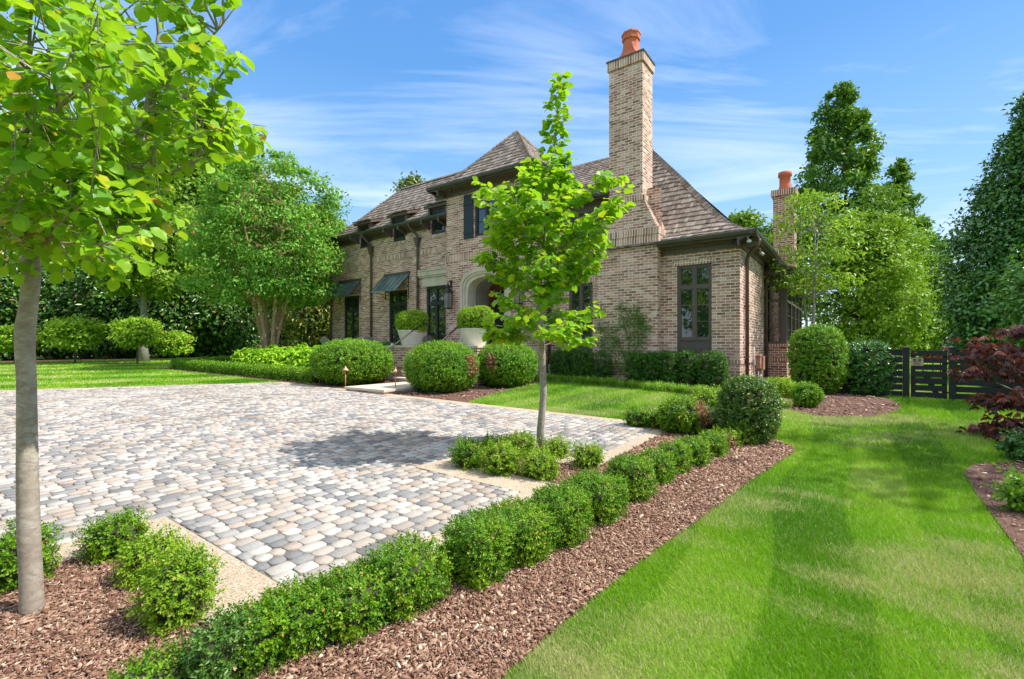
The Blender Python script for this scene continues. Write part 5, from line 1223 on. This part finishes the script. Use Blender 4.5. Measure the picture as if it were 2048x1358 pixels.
for i, (px, D, ty, by, w_) in enumerate([(170, 29, 390, 660, 200), (385, 30, 400, 670, 190), (20, 30, 400, 660, 180)]):
    ptree('broadleaf_tree', px, D, None, ty, by, w_, 'sunlit understorey tree behind the magnolia row, '+['left of the grey trunk', 'right of the grey trunk', 'behind the near tree trunk'][i], 'oak', nclump=260, perclump=80, leaf=.22, clump_r=1.3, flat=.4, seed=434+i, group='understorey trees of the left tree line', tr=.14, fn=DENSE, var=(.7, .25), ragged=.4, gaps=.4)
ptree('shade_tree', 287, 22, None, 380, 590, 260, 'shade tree with a forked pale grey trunk in the left tree line', 'oak', 'greybark', nclump=260, perclump=75, leaf=.2, clump_r=1.4, seed=430, tr=.19, trunk_top=.8, nbr=40, var=(.55, .2))
for i, (px, D, ty, by, w_, lb) in enumerate([(150, 21, 622, 690, 130, 'left of the grey trunk'), (30, 21, 640, 695, 90, 'behind the near trunk'), (275, 20.5, 628, 690, 100, 'in front of the grey trunk'), (345, 24, 655, 700, 70, 'right of the grey trunk')]):
    ptree('dogwood', px, D, None, ty, by, w_, 'low layered lime green dogwood at the lawn edge, '+lb, 'dogwood', nclump=75, perclump=90, leaf=.14, clump_r=.95, flat=.34, ragged=.7, gaps=.5, seed=440+i, group='lime green dogwoods at the lawn edge', tr=.05, fn=DENSE, updir=1.2, var=(.55, .2), cat='small tree')
for i, (px, by, w_, ty) in enumerate([(105, 712, 40, 690), (188, 712, 46, 697), (238, 714, 50, 690), (425, 712, 60, 680), (20, 714, 50, 692), (525, 705, 60, 672)]):
    pshrub('small_shrub', 'small shrub at the foot of the left tree line, '+['left of the near dogwood', 'below the near dogwood', 'beside the grey trunk', 'right of the grey trunk', 'behind the near trunk', 'left of the crape myrtle'][i], 'shrub', px, by, w_, ty, 'oak' if i != 3 else 'yew', 'small shrubs at the left tree line', L=.13, n=2.2, lump=.12, seed=450+i, cover=2.2, spiky=.8, core=.6)
ptree('crape_myrtle', 540, 18.5, None, 285, 600, 335, 'crape myrtle with several smooth cinnamon trunks left of the house', 'myrtle', 'myrtlebark', nclump=560, perclump=85, leaf=.125, clump_r=.95, flat=.5, gaps=.42, ragged=.3, seed=460, tr=.085, trunks=6, trunk_top=.72, nbr=150, fn=EGG, var=(.5, .2), spread=.17)
ptree('magnolia_tree', 822, 30, None, 345, 480, 90, 'magnolia whose top shows above the wing roof ridge', 'magnolia_gold', nclump=120, perclump=40, leaf=.24, clump_r=1.2, seed=465, tr=.2, var=(.45, .3))
# right side
ptree('broadleaf_tree', 1690, 27, None, 158, 560, 330, 'tallest tree with a pointed crown rising behind the sunroom', 'oakdark', nclump=480, perclump=70, leaf=.23, clump_r=1.05, seed=470, tr=.2, fn=lambda z: (1-z)**.85*1.05+.07, flat=.8, var=(.42, .25), shell=.5, gaps=.42, ragged=.35)
ptree('broadleaf_tree', 1795, 29, None, 310, 600, 200, 'second pointed tree to the right of the tallest one', 'oakdark', nclump=260, perclump=65, leaf=.24, clump_r=1.0, seed=471, tr=.16, fn=lambda z: (1-z)**.85+.07, flat=.8, var=(.45, .25), gaps=.4, ragged=.35)
ptree('broadleaf_tree', 1485, 30, None, 418, 560, 110, 'tree showing just above the right roof corner', 'oak', nclump=150, perclump=40, leaf=.27, clump_r=1.3, seed=472, tr=.16)
ptree('broadleaf_tree', 1570, 26, None, 430, 640, 120, 'dark tree standing behind the rear chimney', 'oakdark', nclump=200, perclump=40, leaf=.24, clump_r=1.2, seed=473, tr=.16)
ptree('broadleaf_tree', 1730, 20, None, 415, 715, 260, 'broad light green tree behind the rounded bushes', 'oak', nclump=620, perclump=75, leaf=.15, clump_r=1.0, flat=.5, seed=474, tr=.14, fn=ROUND, var=(.68, .28), ragged=.65, gaps=.62, nbr=120)
ptree('broadleaf_tree', 1850, 27, None, 520, 700, 130, 'rounded light green tree behind the gate', 'oak', nclump=300, perclump=80, leaf=.2, clump_r=1.2, flat=.5, seed=475, tr=.15, fn=DENSE, var=(.7, .2), ragged=.35)
ptree('broadleaf_tree', 1935, 33, None, 540, 715, 170, 'far green tree between the gate and the holly', 'oak', nclump=260, perclump=45, leaf=.24, clump_r=1.4, seed=476, tr=.18, fn=DENSE, var=(.55, .2))
ptree('broadleaf_tree', 1830, 42, None, 470, 700, 200, 'far dark tree in the gap of sky above the gate', 'oakdark', nclump=240, perclump=45, leaf=.32, clump_r=1.8, seed=477, tr=.25, fn=DENSE)
ptree('sweetbay_tree', 1622, 13.0, None, 372, 600, 250, 'thin trunked sweetbay with sparse lime leaves in front of the sunroom corner', 'limeleaf', 'greybark', nclump=150, perclump=30, leaf=.12, clump_r=.7, flat=.45, gaps=.5, seed=480, tr=.045, trunks=3, trunk_top=.8, nbr=110, fn=ROUND, var=(.5, .25), spread=.04, wr=.4)
ptree('holly_tree', 2085, 12.5, None, 150, 745, 520, 'big dark glossy holly tree at the right edge', 'holly', nclump=1500, perclump=60, leaf=.105, clump_r=.75, seed=481, tr=.12, fn=lambda z: min(1, .80+z*.9)*(1-z)**.62*1.12, var=(.45, .3), flat=.8, ragged=.26, gaps=.22)
ptree('holly_tree', 2120, 8.0, None, 470, 720, 300, 'nearer holly with bright glossy leaves reaching in from the right edge', 'holly', nclump=180, perclump=36, leaf=.085, clump_r=.45, seed=482, tr=.05, fn=DENSE, var=(.85, .2))
# trees behind and beside the camera: mirrored in the window panes
for i, (x, y, H, r_) in enumerate([(-14, -7, 9, 4.2), (-22, 0, 10, 4.5), (-8, -16, 11, 5), (2, -17, 11, 5), (-30, 10, 9, 4.5), (-36, 1, 10, 5), (-32, 19, 9, 4.5)]):
    treemesh('broadleaf_tree', (x, y, gz(x, y)), H, .2, (1.2, H, r_, r_, ROUND), 170, 40, .36, 'oak', 'darkbark', 'green broadleaf tree across the drive, '+['left behind the camera', 'far left', 'straight behind', 'right behind', 'beyond the striped lawn', 'beyond the drive', 'past the tree line'][i], 'trees across the drive', seed=490+i, clump_r=2.0)
treemesh('broadleaf_tree', (9.4, 4.3, gz(9.4, 4.3)), 8.2, .14, (3.2, 8.2, 1.5, 1.5, ROUND), 60, 45, .16, 'oak', 'darkbark', 'green broadleaf tree on the right side of the garden, beyond the picture edge', None, seed=510, clump_r=1.1)
# red maple: drooping palmate leaves
def redmaple():
    base = at(2090, 880); root = empty('japanese_maple', tuple(base), 0, label='dark red japanese maple with drooping cut leaves at the right edge', cat='shrub')
    r = np.random.default_rng(9); tips = []
    D0 = base[1]
    cl = [(1960, 690, 46), (1985, 712, 50), (2030, 705, 44), (1945, 745, 24), (2040, 745, 40), (2045, 660, 26), (1990, 800, 34), (2030, 800, 38), (2010, 845, 44), (1975, 858, 28), (2045, 850, 40), (2065, 720, 60), (2075, 800, 60), (2030, 880, 26)]
    P, D, N, V_ = [], [], [], []; t = MB()
    for (px, py, rp) in cl:
        Dc = D0+r.uniform(-.5, .5); c = ray(px, py, Dc)-base; rad = rp/FPX*Dc
        m_ = 44
        for j in range(m_):
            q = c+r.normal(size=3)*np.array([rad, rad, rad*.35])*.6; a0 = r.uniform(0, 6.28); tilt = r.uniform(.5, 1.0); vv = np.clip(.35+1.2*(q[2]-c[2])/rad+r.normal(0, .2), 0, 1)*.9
            out = np.array([math.cos(a0), math.sin(a0), 0])
            for f in range(7):
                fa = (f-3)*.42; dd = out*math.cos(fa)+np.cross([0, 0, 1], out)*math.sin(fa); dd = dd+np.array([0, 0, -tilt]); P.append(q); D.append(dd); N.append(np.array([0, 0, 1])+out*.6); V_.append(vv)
        t.tube([(0, 0, 0), tuple(c*np.array([.35, .35, .7])), tuple(c)], [.035, .018, .006], 5, cap=False)
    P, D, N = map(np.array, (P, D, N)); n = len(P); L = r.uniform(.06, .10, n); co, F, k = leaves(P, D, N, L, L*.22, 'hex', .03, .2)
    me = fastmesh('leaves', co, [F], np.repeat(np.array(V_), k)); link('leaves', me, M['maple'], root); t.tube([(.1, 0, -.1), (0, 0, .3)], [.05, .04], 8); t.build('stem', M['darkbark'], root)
redmaple()
for i, (px, by, w_, ty, mt) in enumerate([(2040, 1030, 70, 945, 'liriope'), (2035, 925, 60, 868, 'holly'), (2015, 800, 110, 700, 'holly')]):
    pshrub('small_shrub', ['low green plant in the right hand mulch bed', 'small holly seedling under the red maple', 'dark holly bush between the fence and the red maple'][i], 'shrub', px, by, w_, ty, mt, None, L=.04, n=2.2, lump=.12, seed=500+i, cover=2.6, spiky=.8, core=.55)

# ------------------------------------------------------------------ the two young witch hazels
RNG = np.random.default_rng(31)
def twigleaves(P, D, N, var, pts, n, L, r, droop=.35):
    "leaves two-ranked along a twig polyline"
    pts = np.array(pts); seg = np.linalg.norm(np.diff(pts, axis=0), axis=1); cum = np.concatenate([[0], np.cumsum(seg)]); tot = cum[-1]
    for i in range(n):
        l = tot*(.12+.88*(i+.5)/n); j = min(np.searchsorted(cum, l)-1, len(seg)-1); j = max(j, 0); f = (l-cum[j])/max(seg[j], 1e-6); p = pts[j]+(pts[j+1]-pts[j])*f; d = (pts[j+1]-pts[j])/max(seg[j], 1e-6)
        side = np.cross(d, [0, 0, 1]); side /= max(np.linalg.norm(side), 1e-3); sgn = 1 if i % 2 else -1
        dd = d*.55+side*sgn*.8+r.normal(size=3)*.28; dd[2] -= droop*r.uniform(.3, 1.6); P.append(p+dd*.012); D.append(dd); N.append(np.array([0, 0, 1.])+r.normal(size=3)*.45+d*.1)
        var.append(r.normal(.42, .17)+(.22 if i >= n-2 else 0))
def finish(root, P, D, N, var, L, r, wr=.78):
    P, D, N = map(np.array, (P, D, N)); n = len(P); L = L*r.uniform(.62, 1.2, n); co, F, k = leaves(P, D, N, L, L*wr, 'ovate', .10, .16)
    v = np.clip(np.array(var), 0, .93); sel = r.uniform(0, 1, n) < .035; v[sel] = r.uniform(.93, 1, sel.sum())
    me = fastmesh('leaves', co, [F], np.repeat(v, k), smooth=True); link('leaves', me, M['hero'], root)
def island_tree():
    b = at(1080, 905); root = empty('witch_hazel_tree', tuple(b), 0, label='slim young tree with yellow green leaves on the island in the paved drive', cat='tree', group='young witch hazel trees')
    r = np.random.default_rng(5); t = MB(); D0 = b[1]
    W_ = lambda px, py, d=0: tuple(ray(px, py, D0+d)-b)
    tr = [W_(1080, 912), W_(1081, 860), W_(1087, 790), W_(1085, 720), W_(1080, 650), W_(1079, 600), W_(1085, 540), W_(1084, 480), W_(1088, 420), W_(1098, 350), W_(1108, 300), W_(1112, 250), W_(1118, 190), W_(1122, 140)]
    rad = [.048, .040, .037, .036, .034, .026, .022, .018, .016, .012, .010, .008, .006, .003]
    t.tube(tr, rad, 12); P, D, N, var = [], [], [], []; trn = np.array(tr)
    def prof(z): # z above lens plane
        return float(np.interp(z, [-.10, .05, .25, .55, .95, 1.25, 1.55, 1.8, 2.0, 2.3, 2.7, 3.1], [.28, .48, .52, .62, .78, .80, .58, .34, .22, .13, .12, .03]))
    zrel = trn[:, 2]+b[2]-ZO
    for i in range(72):
        z0 = -.0+2.95*(i/72)**1.12-.02; 
        j = np.searchsorted(zrel, z0); j = min(max(j, 1), len(tr)-1); f = (z0-zrel[j-1])/(zrel[j]-zrel[j-1]); p0 = trn[j-1]+(trn[j]-trn[j-1])*f
        az = i*2.399+r.uniform(-.3, .3); ln = prof(z0+.25)*r.uniform(.75, 1.1); up = .75 if z0 > .25 else .15
        e = p0+np.array([math.cos(az)*ln, math.sin(az)*ln, ln*up*r.uniform(.6, 1.1)]); mid = (p0+e)/2+np.array([0, 0, -.04*ln if z0 > .25 else .14*ln])
        t.tube([p0, mid, e], [.010 if z0 < 1.8 else .005, .007 if z0 < 1.8 else .004, .002], 5, cap=False)
        twigleaves(P, D, N, var, [p0+(mid-p0)*.4, mid, e], int(6+ln*22), 0, r)
        if ln > .18:
            for q in range(int(4+ln*11)):
                f = r.uniform(.3, .95); s0 = p0+(e-p0)*f; a2 = az+r.choice([-1, 1])*r.uniform(.4, 1.2); l2 = ln*r.uniform(.22, .42)
                e2 = s0+np.array([math.cos(a2)*l2, math.sin(a2)*l2, l2*r.uniform(.0, .8)]); t.tube([s0, e2], [.004, .0015], 4, cap=False); twigleaves(P, D, N, var, [s0, (s0+e2)/2, e2], int(5+l2*22), 0, r)
    t.build('trunk', M['bark'], root); finish(root, P, D, N, var, .092, r)
island_tree()
def near_tree():
    b = at(64, 1246); b = b+np.array([-.03, .07, 0]); root = empty('witch_hazel_tree', tuple(b), 0, label='near young tree with smooth grey trunk and big green leaves at the left edge', cat='tree', group='young witch hazel trees')
    r = np.random.default_rng(8); t = MB(); D0 = b[1]
    W_ = lambda px, py, d=0.: np.array(ray(px, py, D0+d)-b)
    tr = [W_(64, 1262), W_(64, 1230), W_(62, 1150), W_(57, 1050), W_(55, 950), W_(54, 850), W_(53, 760), W_(50, 700), W_(50, 660), W_(56, 620), W_(62, 570), W_(62, 535), W_(58, 480), W_(50, 420), W_(54, 340), W_(56, 260), W_(40, 160), W_(45, 40), W_(60, -120), W_(55, -350)]
    px2r = lambda w: w/2/FPX*D0*.72
    rad = [px2r(q) for q in (58, 53, 49, 49, 46, 43, 41, 42, 44, 40, 38, 42, 32, 28, 24, 20, 18, 14, 9, 3)]
    t.tube([tuple(p) for p in tr], rad, 18)
    limbs = [([W_(62, 530), W_(85, 500, -.05), W_(112, 455, -.12), W_(150, 440, -.2), W_(190, 448, -.3)], 14),
             ([W_(56, 430), W_(95, 412, .02), W_(140, 370, .05), W_(190, 320, .08), W_(250, 285, .1), W_(288, 235, .1), W_(300, 170, .1), W_(318, 60, .12), W_(335, -60, .12)], 20),
             ([W_(190, 320, .08), W_(260, 330, 0), W_(330, 350, -.1), W_(390, 330, -.15), W_(400, 280, -.15), W_(385, 220, -.15)], 9),
             ([W_(300, 200, .1), W_(350, 150, .0), W_(400, 100, -.1), W_(440, 55, -.15), W_(470, 15, -.2)], 8),
             ([W_(56, 260), W_(55, 160, -.3), W_(60, 60, -.4), W_(66, -60, -.5)], 12), ([W_(54, 340), W_(0, 310, -.2), W_(-60, 240, -.3), W_(-140, 150, -.4)], 14), ([W_(50, 420), W_(0, 380, .2), W_(-80, 330, .3)], 14),
             ([W_(200, 310, .08), W_(200, 200, .3), W_(180, 90, .5), W_(170, -40, .6)], 10), ([W_(60, 500), W_(30, 470, -.35), W_(0, 440, -.5), W_(-40, 430, -.6)], 10),
             ([W_(250, 285, .1), W_(340, 250, .3), W_(430, 260, .45), W_(500, 270, .5)], 9), ([W_(160, 350, .05), W_(170, 400, -.1), W_(210, 430, -.15), W_(270, 440, -.15)], 8),
             ([W_(54, 300), W_(90, 250, -.3), W_(130, 200, -.5), W_(180, 160, -.6)], 11), ([W_(54, 360), W_(90, 400, -.3), W_(110, 460, -.45), W_(140, 520, -.5)], 8)]
    P, D, N, var = [], [], [], []
    def inside(p):
        q = p+b; px = 1024+FPX*q[0]/q[1]; py = 690-FPX*(q[2]-ZO)/q[1]
        xm = float(np.interp(py, [-400, 0, 100, 170, 230, 280, 330, 400, 450, 500, 545, 600], [520, 480, 505, 490, 545, 535, 510, 450, 390, 320, 270, 200])); return px < xm and py < 590
    for pts, w in limbs:
        rr = [px2r(w)*(1-.7*i/(len(pts)-1)) for i in range(len(pts))]; t.tube([tuple(p) for p in pts], rr, 8)
        L_ = np.array(pts)
        for q in range(int(14*len(pts)/4)):
            f = r.uniform(.12, 1)*(len(pts)-1); i = min(int(f), len(pts)-2); s0 = L_[i]+(L_[i+1]-L_[i])*(f-i); dv = L_[i+1]-L_[i]; dv /= np.linalg.norm(dv)
            e = dv*.6+r.normal(size=3)*np.array([.8, .8, .45])+np.array([.15, 0, .12]); e /= np.linalg.norm(e); ln = r.uniform(.16, .44); e2 = s0+e*ln
            if not inside(e2): continue
            mid = (s0+e2)/2+np.array([0, 0, .03]); t.tube([s0, mid, e2], [.005, .0035, .0015], 5, cap=False); twigleaves(P, D, N, var, [s0, mid, e2], int(5+ln*24), 0, r, .5)
            for z in range(2):
                e3 = mid+(e*.5+r.normal(size=3)*.6)*ln*.6
                if inside(e3): t.tube([mid, e3], [.003, .0012], 4, cap=False); twigleaves(P, D, N, var, [mid, (mid+e3)/2, e3], int(4+ln*14), 0, r, .5)
    t.build('trunk', M['bark'], root); finish(root, P, D, N, var, .060, r, .76)
near_tree()

# ------------------------------------------------------------------ black board fence with gate
FW = .33
def zg(s): return float(grel(s, FW))
fence = empty('board_fence', hxyz(-1.6, FW, zg(-1.6)), HROT, label='black horizontal board fence closing the side garden', cat='fence')
FH = 1.02
p1 = hs(1812, FW); p2 = hs(1905, FW); gz1 = (690-700)/FPX*(A[1]+FW*V[1]+p1*U[1])
def fb(mb, name, par=fence): o = mb.build(name, M['fence'], par, .004); return o
def fl_(s): return -(s+1.6)
TOP = -.105
def boards(mb, sa, sb_, y=0.0):
    for k in range(7):
        z1 = TOP-zg(-1.6)-.135*k; z0 = z1-.108; mb.box(min(fl_(sa), fl_(sb_)), max(fl_(sa), fl_(sb_)), y-.012, y+.012, z0, z1)
for sa, sb_ in ((-1.5, p1+.055), (p2-.055, -7.2)):
    m = MB(); boards(m, sa, sb_); fb(m, 'board_panel')
    m = MB(); m.box(min(fl_(sa), fl_(sb_)), max(fl_(sa), fl_(sb_)), -.03, .03, TOP-zg(-1.6)+.001, TOP-zg(-1.6)+.02); fb(m, 'top_rail')
for s in (-1.6, p1, p2, -5.4, -7.2):
    m = MB(); x = fl_(s); zz = TOP-zg(-1.6)+.045; m.box(x-.05, x+.05, -.05, .05, -.15, zz)
    R4 = lambda a, z: [(x-a, -a, z), (x+a, -a, z), (x+a, a, z), (x-a, a, z)]; m.loft([R4(.06, zz+.001), R4(.06, zz+.015), R4(.03, zz+.03), R4(.008, zz+.035)]); fb(m, 'post')
gate = empty('garden_gate', hxyz((p1+p2)/2, FW, zg((p1+p2)/2)), HROT, label='black board gate with a tan sign between two capped posts', cat='gate')
hw = abs(p1-p2)/2-.075; gt = TOP-zg((p1+p2)/2)
m = MB()
for k in range(7): z1 = gt-.135*k; m.box(-hw, hw, -.012, .012, z1-.108, z1)
m.build('board_panel', M['fence'], gate, .004)
m = MB(); m.box(-hw, -hw+.07, .013, .04, gt-.93, gt); m.box(hw-.07, hw, .013, .04, gt-.93, gt); m.hexa([(-.1, .013, gt-.45), (-.03, .013, gt-.45), (-.03, .04, gt-.45), (-.1, .04, gt-.45), (-.1, .013, gt-.40), (-.03, .013, gt-.40), (-.03, .04, gt-.40), (-.1, .04, gt-.40)]); m.build('gate_frame', M['fence'], gate)
m = MB(); m.hexa([(-.12, .0130, gt-.42), (-.02, .013, gt-.42), (-.02, .04, gt-.42), (-.12, .04, gt-.42), (hw-.15, .013, gt-.93), (hw-.06, .013, gt-.93), (hw-.06, .04, gt-.93), (hw-.15, .04, gt-.93)]); m.build('gate_brace', M['fence'], gate)
m = MB(); 
for z in (gt-.12, gt-.80): m.box(hw-.01, hw+.06, -.02, -.012, z-.015, z+.015)
m.build('hinge', M['iron'], gate)
sg = empty('gate_sign', hxyz(hs(1834, FW-.02), FW-.016, -.355+.0), HROT, label='small tan sign with black eye shapes and fine print on the gate', cat='sign')
M['sign'] = noisy('sign_tan', (.50, .37, .24), (.56, .42, .28), 8, .6, .02); M['ink'] = noisy('sign_ink', (.012, .012, .012), (.02, .02, .02), 8, .6, .0)
sz = (690-716)/FPX*9.25; sb2 = (690-731)/FPX*9.25; c_ = (sz+sb2)/2+.355
m = MB(); m.box(-.095, .095, -.006, 0, c_-.075, c_+.075); m.build('sign_board', M['sign'], sg)
m = MB()
for cx in (-.035, .04): m.loft([[(cx+.03*math.cos(t), -.0085, c_+.035+.016*math.sin(t)) for t in np.linspace(0, 6.283, 12)[:-1]], [(cx+.03*math.cos(t), -.0065, c_+.035+.016*math.sin(t)) for t in np.linspace(0, 6.283, 12)[:-1]]])
m.box(-.07, .07, -.0085, -.0065, c_+.060, c_+.064); m.box(-.06, .065, -.0085, -.0065, c_-.002, c_+.008)
for k in range(4): m.box(-.055, .055-.01*(k % 2), -.0085, -.0065, c_-.022-.012*k, c_-.018-.012*k)
m.build('print', M['ink'], sg)
# patio chair behind the gate
pcx = ray(1872, 720, 15.0); r = empty('patio_chair', (float(pcx[0]), 15.0, gz(float(pcx[0]), 15)+.05), math.radians(200), label='dark metal patio chair behind the fence above the gate', cat='chair')
m = MB(); m.tube([(-.25, .25, .45), (-.25, .33, 1.0), (-.12, .34, 1.12), (.12, .34, 1.12), (.25, .33, 1.0), (.25, .25, .45)], .018, 6)
for k in range(5): m.tube([(-.15+.075*k, .26, .45), (-.15+.075*k, .34, 1.1)], .008, 4)
m.build('backrest', M['pipe'], r); m = MB(); m.box(-.27, .27, -.25, .27, .42, .46); m.build('seat', M['iron'], r)
for x_ in (-.25, .25):
    for y_ in (-.22, .25): m = MB(); m.tube([(x_, y_, 0), (x_, y_, .43)], .015, 6); m.build('leg', M['iron'], r)
    m = MB(); m.tube([(x_, -.22, .43), (x_, -.22, .66), (x_, .28, .70)], .015, 6); m.build('armrest', M['iron'], r)
